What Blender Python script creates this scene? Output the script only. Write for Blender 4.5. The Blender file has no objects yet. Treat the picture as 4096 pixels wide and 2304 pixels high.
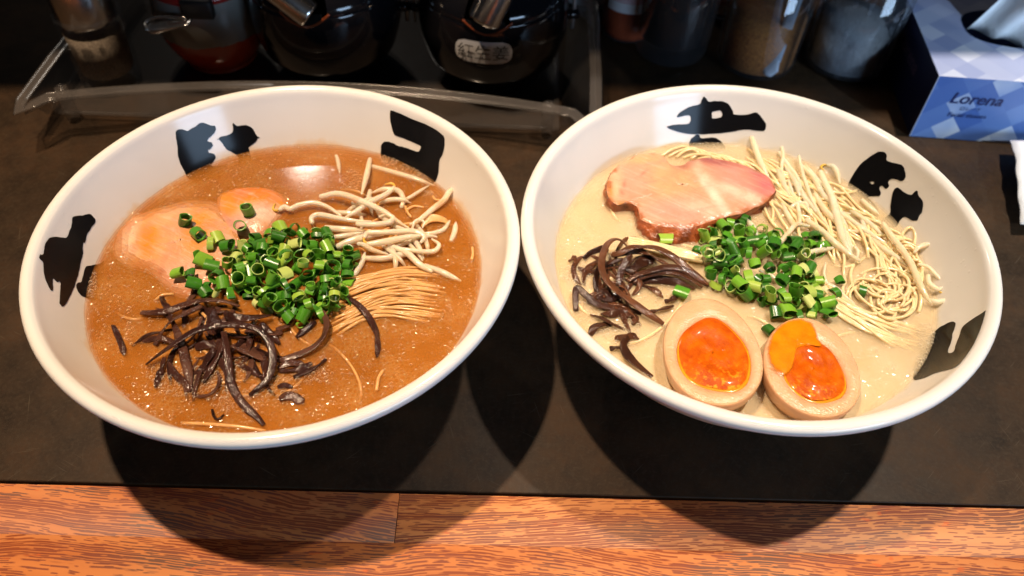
import bpy, bmesh, math, random
from mathutils import Vector, Matrix, Euler
from mathutils.geometry import delaunay_2d_cdt

random.seed(7)
scene = bpy.context.scene
COL = scene.collection
R = math.radians

# ------------------------------------------------------------------ camera
RIM = 0.082                       # height of the bowl rims above the counter
CAMZ = RIM + 0.27406
FPX = 3370.4                      # focal length in pixels of the 4096 px wide photograph
PITCH, ROLL = 0.86937, 0.04473
FWD = Vector((0, math.cos(PITCH), -math.sin(PITCH)))
_r = Vector((1, 0, 0)); _u = _r.cross(FWD)
RIGHT = math.cos(ROLL) * _r + math.sin(ROLL) * _u
UP = -math.sin(ROLL) * _r + math.cos(ROLL) * _u
CAMPOS = Vector((0, 0, CAMZ))
cd = bpy.data.cameras.new('camera'); cam = bpy.data.objects.new('camera', cd); COL.objects.link(cam)
cd.sensor_width = 36; cd.lens = 36 * FPX / 4096; cd.clip_start = 0.01; cd.clip_end = 50
cam.matrix_world = Matrix((RIGHT, UP, -FWD)).transposed().to_4x4()
cam.location = CAMPOS
cd.dof.use_dof = True; cd.dof.focus_distance = 0.37; cd.dof.aperture_fstop = 9.0
scene.camera = cam

# ------------------------------------------------------------------ light and exposure
scene.view_settings.view_transform = 'Standard'
scene.view_settings.look = 'None'
scene.view_settings.exposure = 0.0
scene.view_settings.gamma = 1.0
world = bpy.data.worlds.new('World'); scene.world = world; world.use_nodes = True
bg = world.node_tree.nodes['Background']
bg.inputs[0].default_value = (0.55, 0.65, 0.9, 1); bg.inputs[1].default_value = 0.008

def aim(o, target):
    d = Vector(target) - o.location
    o.rotation_euler = d.to_track_quat('-Z', 'Y').to_euler()

def spot(name, loc, target, watts, col, half, blend, size):
    l = bpy.data.lights.new(name, 'SPOT'); l.energy = watts; l.color = col
    l.spot_size = R(half * 2); l.spot_blend = blend; l.shadow_soft_size = size
    o = bpy.data.objects.new(name, l); COL.objects.link(o); o.location = loc; aim(o, target); return o

def area(name, loc, target, watts, col, sx, sy, shape='RECTANGLE'):
    l = bpy.data.lights.new(name, 'AREA'); l.energy = watts; l.color = col
    l.shape = shape; l.size = sx; l.size_y = sy
    o = bpy.data.objects.new(name, l); COL.objects.link(o); o.location = loc; aim(o, target); return o

# warm ceiling spot over the left bowl, whiter ceiling spot to the right
spot('ceiling_spot_warm', (-0.316, 0.3185, 1.2285 + RIM), (-0.22, 0.24, 0.05), 100, (1.0, 0.74, 0.50), 23, 1.0, 0.020)
spot('ceiling_spot_white', (0.638, 0.4545, 2.0045 + RIM), (0.40, 0.30, 0.05), 215, (1.0, 0.86, 0.71), 15, 0.9, 0.034)
# kitchen lamp beyond the counter (its reflection shows in the brown broth)
area('kitchen_lamp', (-0.593, 1.775, 1.355), (-0.11, 0.33, 0.06), 2.8, (1.0, 0.90, 0.78), 0.080, 0.050, 'ELLIPSE')
# daylight from the shop front behind the viewer's right shoulder
area('shop_window', (1.15, -1.0, 0.34), (0.15, 0.45, 0.05), 16, (0.48, 0.70, 1.0), 0.7, 0.45)
# a shaft of daylight through the shop door, falling on the tissue box and the right end of the counter
spot('door_daylight', (1.12, -0.70, 1.02), (0.385, 0.355, 0.03), 52, (0.62, 0.80, 1.0), 5.0, 0.15, 0.012)

scene.cycles.use_denoising = True
scene.cycles.max_bounces = 10
scene.cycles.transparent_max_bounces = 24
scene.cycles.caustics_reflective = False
scene.cycles.caustics_refractive = False
scene.cycles.sample_clamp_indirect = 4.0

# ------------------------------------------------------------------ helpers
def P(px, py, z):
    """The point at height z that a place in the photograph (4096 x 2304) shows."""
    d = FWD + RIGHT * ((px - 2048) / FPX) + UP * ((1152 - py) / FPX)
    s = (z - CAMZ) / d.z
    return CAMPOS + d * s

def crop(ox, oy, s):
    return lambda pts: [(ox + x / s, oy + y / s) for x, y in pts]

def tag(o, label=None, cat=None, group=None, kind=None):
    if label: o['label'] = label
    if cat: o['category'] = cat
    if group: o['group'] = group
    if kind: o['kind'] = kind
    return o

def empty(name, loc):
    o = bpy.data.objects.new(name, None); o.empty_display_size = 0.01; o.location = loc
    COL.objects.link(o); return o

def obj(name, verts, faces, mats, parent=None, smooth=True, fm=None, center=False, angle=None):
    c = Vector((0, 0, 0))
    if center:
        for v in verts: c += Vector(v)
        c /= len(verts)
        c.z = min(v[2] for v in verts)
    me = bpy.data.meshes.new(name)
    me.from_pydata([tuple(Vector(v) - c) for v in verts], [], faces)
    if not isinstance(mats, (list, tuple)): mats = [mats]
    for m in mats: me.materials.append(m)
    if fm: me.polygons.foreach_set('material_index', fm)
    me.polygons.foreach_set('use_smooth', [smooth] * len(me.polygons))
    me.update()
    if angle is not None: me.set_sharp_from_angle(angle=R(angle))
    o = bpy.data.objects.new(name, me); COL.objects.link(o); o.location = c
    if parent is not None:
        o.parent = parent
        w = Vector((0, 0, 0)); q = parent
        while q is not None: w += q.location; q = q.parent
        o.location = c - w
    return o

def catmull(pts, n, closed=False):
    pts = [Vector(p) for p in pts]; out = []
    m = len(pts)
    rng = range(m) if closed else range(m - 1)
    for i in rng:
        if closed:
            a, b, c, d = pts[(i - 1) % m], pts[i], pts[(i + 1) % m], pts[(i + 2) % m]
        else:
            b, c = pts[i], pts[i + 1]
            a = pts[i - 1] if i > 0 else b * 2 - c
            d = pts[i + 2] if i + 2 < m else c * 2 - b
        for k in range(n):
            t = k / n
            out.append(0.5 * ((2 * b) + (c - a) * t + (2 * a - 5 * b + 4 * c - d) * t * t + (3 * b - a - 3 * c + d) * t ** 3))
    if not closed: out.append(pts[-1])
    return out

def lerpl(vals, t):
    if not isinstance(vals, (list, tuple)): return vals
    if len(vals) == 1: return vals[0]
    x = t * (len(vals) - 1); i = min(int(x), len(vals) - 2); f = x - i
    return vals[i] * (1 - f) + vals[i + 1] * f

def tube(ctrl, w, h=None, seg=8, n=6, twist=0.0, power=1.0, up=Vector((0, 0, 1)), cap=True):
    """Swept tube. w/h: half width and half thickness (numbers or lists along it)."""
    c = catmull(ctrl, n); N = len(c); V = []; F = []
    if h is None: h = w
    rings = []
    prev = None
    for i, p in enumerate(c):
        T = (c[min(i + 1, N - 1)] - c[max(i - 1, 0)])
        if T.length < 1e-9: T = Vector((1, 0, 0))
        T.normalize()
        side = T.cross(up)
        if side.length < 0.15: side = prev if prev is not None else T.cross(Vector((0, 1, 0)))
        if prev is not None and side.dot(prev) < 0: side = -side
        side = (side - T * side.dot(T)).normalized(); prev = side
        nr = side.cross(T).normalized()
        t = i / (N - 1); a = lerpl(twist, t)
        s2 = side * math.cos(a) + nr * math.sin(a); n2 = nr * math.cos(a) - side * math.sin(a)
        rings.append((p, s2, n2, lerpl(w, t), lerpl(h, t), T))
    if cap:
        p, s2, n2, ww, hh, T = rings[0]
        rings.insert(0, (p - T * hh * 0.45, s2, n2, ww * 0.55, hh * 0.55, T))
        p, s2, n2, ww, hh, T = rings[-1]
        rings.append((p + T * hh * 0.45, s2, n2, ww * 0.55, hh * 0.55, T))
    for (p, s2, n2, ww, hh, T) in rings:
        for k in range(seg):
            a = 2 * math.pi * k / seg
            ca, sa = math.cos(a), math.sin(a)
            x = math.copysign(abs(ca) ** power, ca); y = math.copysign(abs(sa) ** power, sa)
            V.append(p + s2 * (x * ww) + n2 * (y * hh))
    m = len(rings)
    for i in range(m - 1):
        for k in range(seg):
            k2 = (k + 1) % seg
            F.append((i * seg + k, i * seg + k2, (i + 1) * seg + k2, (i + 1) * seg + k))
    F.append(tuple(reversed(range(seg)))); F.append(tuple(range((m - 1) * seg, m * seg)))
    return V, F

def lathe(profile, seg=64, c=(0, 0), close_ends=True):
    V = []; F = []
    for r, z in profile:
        for k in range(seg):
            a = 2 * math.pi * k / seg
            V.append((c[0] + r * math.cos(a), c[1] + r * math.sin(a), z))
    for i in range(len(profile) - 1):
        for k in range(seg):
            k2 = (k + 1) % seg
            F.append((i * seg + k, i * seg + k2, (i + 1) * seg + k2, (i + 1) * seg + k))
    if close_ends:
        if profile[0][0] > 1e-6: F.append(tuple(reversed(range(seg))))
        if profile[-1][0] > 1e-6: F.append(tuple(range((len(profile) - 1) * seg, len(profile) * seg)))
    return V, F

def join(parts):
    V = []; F = []
    for v, f in parts:
        b = len(V); V += list(v); F += [tuple(i + b for i in q) for q in f]
    return V, F

def rbox(x0, x1, y0, y1, z0, z1, b=0.001):
    bm = bmesh.new(); bmesh.ops.create_cube(bm, size=1)
    for v in bm.verts:
        v.co = Vector(((x0 + x1) / 2 + v.co.x * (x1 - x0), (y0 + y1) / 2 + v.co.y * (y1 - y0), (z0 + z1) / 2 + v.co.z * (z1 - z0)))
    if b > 0: bmesh.ops.bevel(bm, geom=list(bm.edges), offset=b, segments=2, affect='EDGES', profile=0.5)
    bm.verts.index_update()
    V = [v.co.copy() for v in bm.verts]; F = [tuple(v.index for v in f.verts) for f in bm.faces]; bm.free(); return V, F

# ------------------------------------------------------------------ materials
def newmat(name):
    m = bpy.data.materials.new(name); m.use_nodes = True
    nt = m.node_tree; return m, nt, nt.nodes['Principled BSDF']

def N(nt, t, **kw):
    n = nt.nodes.new(t)
    for k, v in kw.items(): setattr(n, k, v)
    return n

def ramp(nt, fac, stops):
    r = N(nt, 'ShaderNodeValToRGB'); e = r.color_ramp.elements
    while len(e) < len(stops): e.new(0.5)
    for i, (p, c) in enumerate(stops):
        e[i].position = p; e[i].color = (*c, 1) if len(c) == 3 else c
    nt.links.new(fac, r.inputs[0]); return r.outputs[0]

def coords(nt, scale=(1, 1, 1), kind='Object', rot=(0, 0, 0), loc=(0, 0, 0)):
    tc = N(nt, 'ShaderNodeTexCoord'); mp = N(nt, 'ShaderNodeMapping')
    src = tc.outputs[kind]
    if any(rot):
        m0 = N(nt, 'ShaderNodeMapping'); m0.inputs['Rotation'].default_value = rot; nt.links.new(src, m0.inputs[0]); src = m0.outputs[0]
    mp.inputs['Scale'].default_value = scale; mp.inputs['Location'].default_value = loc
    nt.links.new(src, mp.inputs[0]); return mp.outputs[0]

def noise(nt, vec, scale, detail=3, rough=0.55, dist=0.0):
    n = N(nt, 'ShaderNodeTexNoise'); n.inputs['Scale'].default_value = scale; n.inputs['Detail'].default_value = detail
    n.inputs['Roughness'].default_value = rough; n.inputs['Distortion'].default_value = dist
    nt.links.new(vec, n.inputs['Vector']); return n.outputs[0]

def voro(nt, vec, scale, feature='F1', rnd=1.0):
    n = N(nt, 'ShaderNodeTexVoronoi', feature=feature); n.inputs['Scale'].default_value = scale; n.inputs['Randomness'].default_value = rnd
    nt.links.new(vec, n.inputs['Vector']); return n

def math_(nt, op, a, b=None, clamp=False):
    n = N(nt, 'ShaderNodeMath', operation=op, use_clamp=clamp)
    for i, v in enumerate((a, b)):
        if v is None: continue
        if isinstance(v, (int, float)): n.inputs[i].default_value = v
        else: nt.links.new(v, n.inputs[i])
    return n.outputs[0]

def mixc(nt, fac, a, b, mode='MIX'):
    n = N(nt, 'ShaderNodeMix', data_type='RGBA', blend_type=mode)
    for i, v in ((0, fac), (6, a), (7, b)):
        if isinstance(v, (int, float)): n.inputs[i].default_value = v
        elif isinstance(v, tuple): n.inputs[i].default_value = (*v, 1) if len(v) == 3 else v
        else: nt.links.new(v, n.inputs[i])
    return n.outputs[2]

def bump(nt, height, strength, dist, normal=None):
    n = N(nt, 'ShaderNodeBump'); n.inputs['Strength'].default_value = strength; n.inputs['Distance'].default_value = dist
    nt.links.new(height, n.inputs['Height'])
    if normal is not None: nt.links.new(normal, n.inputs['Normal'])
    return n.outputs[0]

def plain(name, col, rough=0.4, metal=0.0, spec=0.5, coat=0.0, sss=0.0, sr=(0.002, 0.001, 0.0006), var=0.0, vs=60, bmp=0.0, bs=300, bd=0.0005):
    m, nt, b = newmat(name)
    b.inputs['Base Color'].default_value = (*col, 1); b.inputs['Roughness'].default_value = rough
    b.inputs['Metallic'].default_value = metal; b.inputs['Specular IOR Level'].default_value = spec
    b.inputs['Coat Weight'].default_value = coat; b.inputs['Coat Roughness'].default_value = 0.06
    if sss > 0:
        b.inputs['Subsurface Weight'].default_value = sss; b.inputs['Subsurface Radius'].default_value = sr; b.inputs['Subsurface Scale'].default_value = 1.0
    if var > 0:
        c = coords(nt); n = noise(nt, c, vs, 4)
        lo = tuple(x * (1 - var) for x in col); hi = tuple(min(1, x * (1 + var)) for x in col)
        nt.links.new(ramp(nt, n, [(0.3, lo), (0.7, hi)]), b.inputs['Base Color'])
    if bmp > 0:
        c = coords(nt); n = noise(nt, c, bs, 3)
        nt.links.new(bump(nt, n, bmp, bd), b.inputs['Normal'])
    return m

def thin_fresnel(nt, ior):
    g = N(nt, 'ShaderNodeNewGeometry'); fr = N(nt, 'ShaderNodeFresnel')
    k = math_(nt, 'ADD', math_(nt, 'MULTIPLY', g.outputs['Backfacing'], 1.0 / ior - ior), ior)
    nt.links.new(k, fr.inputs[0]); return fr

def clear(name, tint=(0.9, 0.92, 0.93), gloss_rough=0.04, haze=0.06, hazecol=(0.5, 0.5, 0.5), ior=1.45, smear=0.0):
    """Thin clear plastic or glass: see-through, with Fresnel reflections and a little haze."""
    m = bpy.data.materials.new(name); m.use_nodes = True; nt = m.node_tree; nt.nodes.clear()
    out = N(nt, 'ShaderNodeOutputMaterial')
    tr = N(nt, 'ShaderNodeBsdfTransparent'); tr.inputs[0].default_value = (*tint, 1)
    gl = N(nt, 'ShaderNodeBsdfGlossy'); gl.inputs['Roughness'].default_value = gloss_rough; gl.inputs[0].default_value = (1, 1, 1, 1)
    df = N(nt, 'ShaderNodeBsdfDiffuse'); df.inputs[0].default_value = (*hazecol, 1)
    fr = thin_fresnel(nt, ior)
    m1 = N(nt, 'ShaderNodeMixShader'); m1.inputs[0].default_value = haze
    if smear > 0:
        c = coords(nt, (1, 1, 0.4)); n = noise(nt, c, 220, 6, 0.7)
        nt.links.new(ramp(nt, n, [(0.52, (haze,) * 3), (0.75, (smear,) * 3)]), m1.inputs[0])
    nt.links.new(tr.outputs[0], m1.inputs[1]); nt.links.new(df.outputs[0], m1.inputs[2])
    m2 = N(nt, 'ShaderNodeMixShader'); nt.links.new(fr.outputs[0], m2.inputs[0])
    nt.links.new(m1.outputs[0], m2.inputs[1]); nt.links.new(gl.outputs[0], m2.inputs[2])
    nt.links.new(m2.outputs[0], out.inputs[0]); return m

def m_wood(name, dx, tint=(0.64, 0.29, 0.095), slope=0.0):
    """Oak: pale body, growth bands, and rows of short dark open pores that follow the warped grain."""
    m, nt, b = newmat(name)
    base = coords(nt, (1, 1, 1), loc=(dx, dx * 0.37, 0))
    sep = N(nt, 'ShaderNodeSeparateXYZ'); nt.links.new(base, sep.inputs[0])
    warp = noise(nt, coords(nt, (6, 12, 1), loc=(dx, 0.3 * dx, 0)), 1.0, 2, 0.5)
    warp2 = noise(nt, coords(nt, (60, 90, 1), loc=(dx, 0.3 * dx, 0)), 1.0, 2, 0.5)
    y2 = math_(nt, 'ADD', sep.outputs[1], math_(nt, 'MULTIPLY', math_(nt, 'SUBTRACT', warp, 0.5), 0.026))
    y2 = math_(nt, 'ADD', y2, math_(nt, 'MULTIPLY', math_(nt, 'SUBTRACT', warp2, 0.5), 0.0016))
    y2 = math_(nt, 'ADD', y2, math_(nt, 'MULTIPLY', sep.outputs[0], slope))
    def vec(x, y):
        c = N(nt, 'ShaderNodeCombineXYZ')
        for k, v in ((0, x), (1, y)):
            if isinstance(v, (int, float)): c.inputs[k].default_value = v
            else: nt.links.new(v, c.inputs[k])
        return c.outputs[0]
    def mul(a, k): return math_(nt, 'MULTIPLY', a, k)
    rings = noise(nt, vec(mul(sep.outputs[0], 6.0), mul(y2, 170.0)), 1.0, 1, 0.4)
    big = noise(nt, coords(nt, (14, 30, 1), loc=(dx, 0, 0)), 1.0, 3)
    body = ramp(nt, rings, [(0.30, tint), (0.52, tuple(x * k for x, k in zip(tint, (0.88, 0.80, 0.72)))), (0.70, tuple(x * k for x, k in zip(tint, (0.72, 0.56, 0.46))))])
    body = mixc(nt, ramp(nt, big, [(0.40, (0,) * 3), (0.7, (0.6,) * 3)]), body, tuple(x * k for x, k in zip(tint, (0.95, 1.12, 1.5))))
    hue = ramp(nt, noise(nt, coords(nt, (18, 50, 1), loc=(1.3, dx, 0)), 1.0, 2), [(0.36, (0.235, 0.050, 0.016)), (0.5, (0.20, 0.050, 0.030)), (0.66, (0.12, 0.062, 0.046))])
    col = body; hgt = None
    for rows, xs, thr, wide, off in ((700.0, 80.0, 0.53, 0.30, 0.0), (1150.0, 120.0, 0.56, 0.34, 0.37)):
        v = mul(math_(nt, 'ADD', y2, off), rows); row = math_(nt, 'FLOOR', v); fr = math_(nt, 'FRACT', v)
        d = noise(nt, vec(math_(nt, 'ADD', mul(sep.outputs[0], xs), mul(row, 17.31)), mul(row, 3.17)), 1.0, 1, 0.4)
        dens = ramp(nt, rings, [(0.36, (0.0,) * 3), (0.60, (0.16,) * 3)])
        on = ramp(nt, math_(nt, 'ADD', d, dens), [(thr, (0,) * 3), (thr + 0.05, (1,) * 3)])
        line = ramp(nt, math_(nt, 'ABSOLUTE', math_(nt, 'SUBTRACT', fr, 0.5)), [(wide * 0.6, (1,) * 3), (wide, (0,) * 3)])
        k = math_(nt, 'MULTIPLY', on, line)
        col = mixc(nt, mul(k, 0.86), col, hue); hgt = k if hgt is None else math_(nt, 'MAXIMUM', hgt, k)
    red = noise(nt, coords(nt, (60, 160, 1), loc=(0.2, dx, 0)), 1.0, 3)
    col = mixc(nt, ramp(nt, red, [(0.66, (0,) * 3), (0.70, (0.6,) * 3)]), col, (0.56, 0.10, 0.018))
    nt.links.new(col, b.inputs['Base Color'])
    b.inputs['Roughness'].default_value = 0.5; b.inputs['Specular IOR Level'].default_value = 0.3
    nt.links.new(bump(nt, hgt, -0.3, 0.0004), b.inputs['Normal'])
    return m

def m_counter():
    m, nt, b = newmat('dark_laminate')
    c = coords(nt)
    n1 = noise(nt, c, 26, 6, 0.7); n2 = noise(nt, c, 420, 5, 0.75); n4 = noise(nt, c, 90, 4, 0.7)
    base = ramp(nt, n1, [(0.30, (0.0130, 0.0085, 0.0052)), (0.48, (0.0270, 0.0150, 0.0075)), (0.70, (0.0560, 0.0270, 0.0110))])
    base = mixc(nt, ramp(nt, n4, [(0.40, (0,) * 3), (0.70, (0.55,) * 3)]), base, (0.040, 0.0240, 0.0120))
    col = mixc(nt, ramp(nt, n2, [(0.48, (0,) * 3), (0.72, (0.6,) * 3)]), base, (0.052, 0.036, 0.022))
    for i, (ang, sc) in enumerate(((0.45, 1.0), (-0.75, 1.3), (1.25, 0.9), (-0.2, 1.1), (2.3, 1.2))):   # fine scratches
        s = noise(nt, coords(nt, (34 * sc, 1300 * sc, 1), rot=(0, 0, ang), loc=(ang * 3, sc * 7, 0)), 1.0, 1, 0.4)
        msk = noise(nt, coords(nt, (45, 45, 1), loc=(ang * 5, sc * 3, 0)), 1.0, 1)
        f = math_(nt, 'MULTIPLY', ramp(nt, s, [(0.72, (0,) * 3), (0.76, (0.45,) * 3)]), ramp(nt, msk, [(0.52, (0,) * 3), (0.62, (1,) * 3)]))
        col = mixc(nt, f, col, (0.11, 0.085, 0.055))
    nt.links.new(col, b.inputs['Base Color'])
    nt.links.new(ramp(nt, n1, [(0.3, (0.42,) * 3), (0.7, (0.60,) * 3)]), b.inputs['Roughness'])
    b.inputs['Specular IOR Level'].default_value = 0.14
    nt.links.new(bump(nt, n2, 0.15, 0.0004), b.inputs['Normal'])
    return m

def m_ceramic(name, soup):
    m, nt, b = newmat(name)
    c = coords(nt); n = noise(nt, c, 14, 3)
    col = ramp(nt, n, [(0.3, (0.74, 0.715, 0.67)), (0.7, (0.80, 0.78, 0.745))])
    sep = N(nt, 'ShaderNodeSeparateXYZ'); nt.links.new(c, sep.inputs[0])
    w = noise(nt, coords(nt, (1, 1, 0.5)), 55, 4, 0.6)
    # film of soup left on the wall just above the liquid
    k = math_(nt, 'ADD', math_(nt, 'MULTIPLY', math_(nt, 'SUBTRACT', sep.outputs[2], 0.0585), -120.0), math_(nt, 'MULTIPLY', w, 1.6))
    col = mixc(nt, ramp(nt, k, [(0.0, (0,) * 3), (0.62, (0.10,) * 3), (0.95, (0.75,) * 3)]), col, soup)
    nt.links.new(col, b.inputs['Base Color'])
    b.inputs['Roughness'].default_value = 0.14; b.inputs['Specular IOR Level'].default_value = 0.3
    drops = voro(nt, c, 260, 'F1'); dm = noise(nt, c, 45, 2)
    dh = math_(nt, 'MULTIPLY', ramp(nt, drops.outputs[0], [(0.0, (1,) * 3), (0.22, (0,) * 3)]), ramp(nt, dm, [(0.55, (0,) * 3), (0.65, (1,) * 3)]))
    nt.links.new(bump(nt, math_(nt, 'ADD', math_(nt, 'MULTIPLY', noise(nt, c, 90, 2), 0.15), dh), 0.25, 0.0004), b.inputs['Normal'])
    return m

def m_broth_top(name, film, cell=520, gloss=0.09):
    """Wet soup surface: a thin film of fat with oil rings and tiny bubbles, partly see-through."""
    m = bpy.data.materials.new(name); m.use_nodes = True; nt = m.node_tree; nt.nodes.clear()
    out = N(nt, 'ShaderNodeOutputMaterial')
    c = coords(nt, (1, 1, 0.02))
    v1 = voro(nt, c, cell, 'DISTANCE_TO_EDGE'); v2 = voro(nt, c, cell * 1.9, 'F1')
    n1 = noise(nt, c, 60, 3)
    ringm = ramp(nt, n1, [(0.40, (0.1,) * 3), (0.60, (1.0,) * 3)])
    h1 = ramp(nt, v1.outputs[0], [(0.0, (1,) * 3), (0.12, (0.45,) * 3), (0.3, (0,) * 3)])
    hr = math_(nt, 'MULTIPLY', h1, ringm)
    h = math_(nt, 'ADD', hr, math_(nt, 'MULTIPLY', ramp(nt, v2.outputs[0], [(0.0, (1,) * 3), (0.5, (0,) * 3)]), 0.22))
    h = math_(nt, 'ADD', h, math_(nt, 'MULTIPLY', noise(nt, c, 150, 2), 0.10))
    nb = bump(nt, h, 0.60, 0.0005)
    fr = thin_fresnel(nt, 1.36)
    g1 = N(nt, 'ShaderNodeBsdfGlossy'); g1.inputs['Roughness'].default_value = 0.10
    nt.links.new(bump(nt, noise(nt, c, 90, 2), 0.05, 0.0006), g1.inputs['Normal'])
    g2 = N(nt, 'ShaderNodeBsdfGlossy'); g2.inputs['Roughness'].default_value = gloss; nt.links.new(nb, g2.inputs['Normal'])
    gl = N(nt, 'ShaderNodeMixShader'); gl.inputs[0].default_value = 0.55; nt.links.new(g1.outputs[0], gl.inputs[1]); nt.links.new(g2.outputs[0], gl.inputs[2])
    tr = N(nt, 'ShaderNodeBsdfTransparent')
    df = N(nt, 'ShaderNodeBsdfDiffuse')
    n2 = noise(nt, c, 35, 4)
    fc = mixc(nt, math_(nt, 'MULTIPLY', hr, 0.75), ramp(nt, n2, [(0.3, film[0]), (0.7, film[1])]), film[2])
    nt.links.new(fc, df.inputs[0])
    mf = N(nt, 'ShaderNodeMixShader')
    nt.links.new(ramp(nt, n2, [(0.3, (film[3],) * 3), (0.7, (film[4],) * 3)]), mf.inputs[0])
    nt.links.new(tr.outputs[0], mf.inputs[1]); nt.links.new(df.outputs[0], mf.inputs[2])
    ms = N(nt, 'ShaderNodeMixShader'); nt.links.new(fr.outputs[0], ms.inputs[0])
    nt.links.new(mf.outputs[0], ms.inputs[1]); nt.links.new(gl.outputs[0], ms.inputs[2])
    nt.links.new(ms.outputs[0], out.inputs['Surface'])
    return m
def m_broth_deep(name, c0, c1, alpha):
    """Cloudy body of the soup below its surface, thicker with depth."""
    m = bpy.data.materials.new(name); m.use_nodes = True; nt = m.node_tree; nt.nodes.clear()
    out = N(nt, 'ShaderNodeOutputMaterial')
    df = N(nt, 'ShaderNodeBsdfDiffuse'); n = noise(nt, coords(nt), 30, 4, 0.6)
    nt.links.new(ramp(nt, n, [(0.3, c0), (0.7, c1)]), df.inputs[0])
    if alpha < 1:
        tr = N(nt, 'ShaderNodeBsdfTransparent'); mx = N(nt, 'ShaderNodeMixShader'); mx.inputs[0].default_value = alpha
        nt.links.new(tr.outputs[0], mx.inputs[1]); nt.links.new(df.outputs[0], mx.inputs[2]); nt.links.new(mx.outputs[0], out.inputs[0])
    else: nt.links.new(df.outputs[0], out.inputs[0])
    return m

def m_scallion(name, stops, rough=0.28):
    m, nt, b = newmat(name)
    oi = N(nt, 'ShaderNodeObjectInfo')
    col = ramp(nt, oi.outputs['Random'], stops)
    c = coords(nt, (1, 1, 0.12)); n = noise(nt, c, 2600, 2)
    col2 = mixc(nt, ramp(nt, n, [(0.35, (0,) * 3), (0.7, (0.45,) * 3)]), col, (0.30, 0.50, 0.10), 'SCREEN')
    col2 = mixc(nt, 0.25, col, col2)
    nt.links.new(col2, b.inputs['Base Color']); b.inputs['Roughness'].default_value = rough
    b.inputs['Specular IOR Level'].default_value = 0.55
    nt.links.new(bump(nt, n, 0.25, 0.0002), b.inputs['Normal'])
    return m

def m_sprout(name, c0, c1, tip):
    m, nt, b = newmat(name)
    tc = N(nt, 'ShaderNodeTexCoord'); n = noise(nt, tc.outputs['Object'], 120, 3)
    oi = N(nt, 'ShaderNodeObjectInfo')
    k = math_(nt, 'ADD', math_(nt, 'MULTIPLY', n, 0.7), math_(nt, 'MULTIPLY', oi.outputs['Random'], 0.3))
    nt.links.new(ramp(nt, k, [(0.3, c0), (0.6, c1), (0.75, tip)]), b.inputs['Base Color'])
    b.inputs['Roughness'].default_value = 0.15; b.inputs['Specular IOR Level'].default_value = 0.5
    b.inputs['Subsurface Weight'].default_value = 0.45; b.inputs['Subsurface Radius'].default_value = (0.003, 0.002, 0.0012); b.inputs['Subsurface Scale'].default_value = 1.0
    b.inputs['Alpha'].default_value = 0.68
    nt.links.new(bump(nt, noise(nt, tc.outputs['Object'], 500, 2), 0.15, 0.0003), b.inputs['Normal'])
    return m

def m_mushroom(name, stops):
    m, nt, b = newmat(name)
    tc = N(nt, 'ShaderNodeTexCoord'); n = noise(nt, tc.outputs['Object'], 110, 4, 0.6)
    oi = N(nt, 'ShaderNodeObjectInfo')
    k = math_(nt, 'ADD', math_(nt, 'MULTIPLY', n, 0.65), math_(nt, 'MULTIPLY', oi.outputs['Random'], 0.35))
    nt.links.new(ramp(nt, k, stops), b.inputs['Base Color'])
    b.inputs['Roughness'].default_value = 0.13; b.inputs['Specular IOR Level'].default_value = 0.32; b.inputs['Alpha'].default_value = 0.92
    nt.links.new(bump(nt, noise(nt, tc.outputs['Object'], 380, 4, 0.65), 0.6, 0.0007), b.inputs['Normal'])
    return m

def m_pork(name, pinks, fat, stain, stain_amt):
    m, nt, b = newmat(name)
    c = coords(nt, (1, 1, 1)); cf = coords(nt, (24, 130, 40), rot=(0, 0, 0.5))
    n1 = noise(nt, c, 55, 3, 0.5, 0.6); n2 = noise(nt, cf, 1.0, 3, 0.6); n3 = noise(nt, c, 900, 2)
    col = ramp(nt, n1, [(0.30, pinks[0]), (0.50, pinks[1]), (0.62, pinks[2])])
    col = mixc(nt, ramp(nt, n2, [(0.52, (0,) * 3), (0.68, (0.7,) * 3)]), col, fat)
    n4 = noise(nt, c, 42, 3, 0.5)
    col = mixc(nt, ramp(nt, n4, [(0.45, (0,) * 3), (0.62, (stain_amt,) * 3)]), col, stain)
    col = mixc(nt, ramp(nt, n3, [(0.66, (0,) * 3), (0.75, (0.4,) * 3)]), col, (0.35, 0.13, 0.08))
    nt.links.new(col, b.inputs['Base Color']); b.inputs['Roughness'].default_value = 0.3
    b.inputs['Subsurface Weight'].default_value = 0.25; b.inputs['Subsurface Radius'].default_value = (0.003, 0.0012, 0.0008); b.inputs['Subsurface Scale'].default_value = 1.0
    nt.links.new(bump(nt, math_(nt, 'ADD', n2, math_(nt, 'MULTIPLY', noise(nt, c, 300, 3), 0.6)), 0.22, 0.0007), b.inputs['Normal'])
    return m

M = {}
M['counter'] = m_counter()
M['glaze'] = m_ceramic('white_glaze_l', (0.74, 0.50, 0.26)); M['glaze_r'] = m_ceramic('white_glaze_r', (0.80, 0.70, 0.50))
M['ink'] = plain('black_glaze', (0.006, 0.006, 0.007), 0.14, spec=0.10)
DEPTHS = ((0.0007, 0.22), (0.0015, 0.30), (0.0026, 0.40), (0.0040, 0.55), (0.0060, 1.0))
def broth_set(tag_, film, c0, c1): return [m_broth_top(tag_ + '_surface', film)] + [m_broth_deep(tag_ + '_body_%d' % i, c0, c1, a) for i, (d, a) in enumerate(DEPTHS)]
M['broth_l'] = broth_set('brown_broth', ((0.46, 0.150, 0.018), (0.56, 0.205, 0.032), (0.80, 0.48, 0.18), 0.10, 0.40), (0.42, 0.132, 0.014), (0.60, 0.225, 0.034))
M['broth_r'] = broth_set('cream_broth', ((0.80, 0.59, 0.31), (0.86, 0.68, 0.41), (0.93, 0.84, 0.66), 0.08, 0.32), (0.84, 0.66, 0.38), (0.91, 0.77, 0.52))
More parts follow.
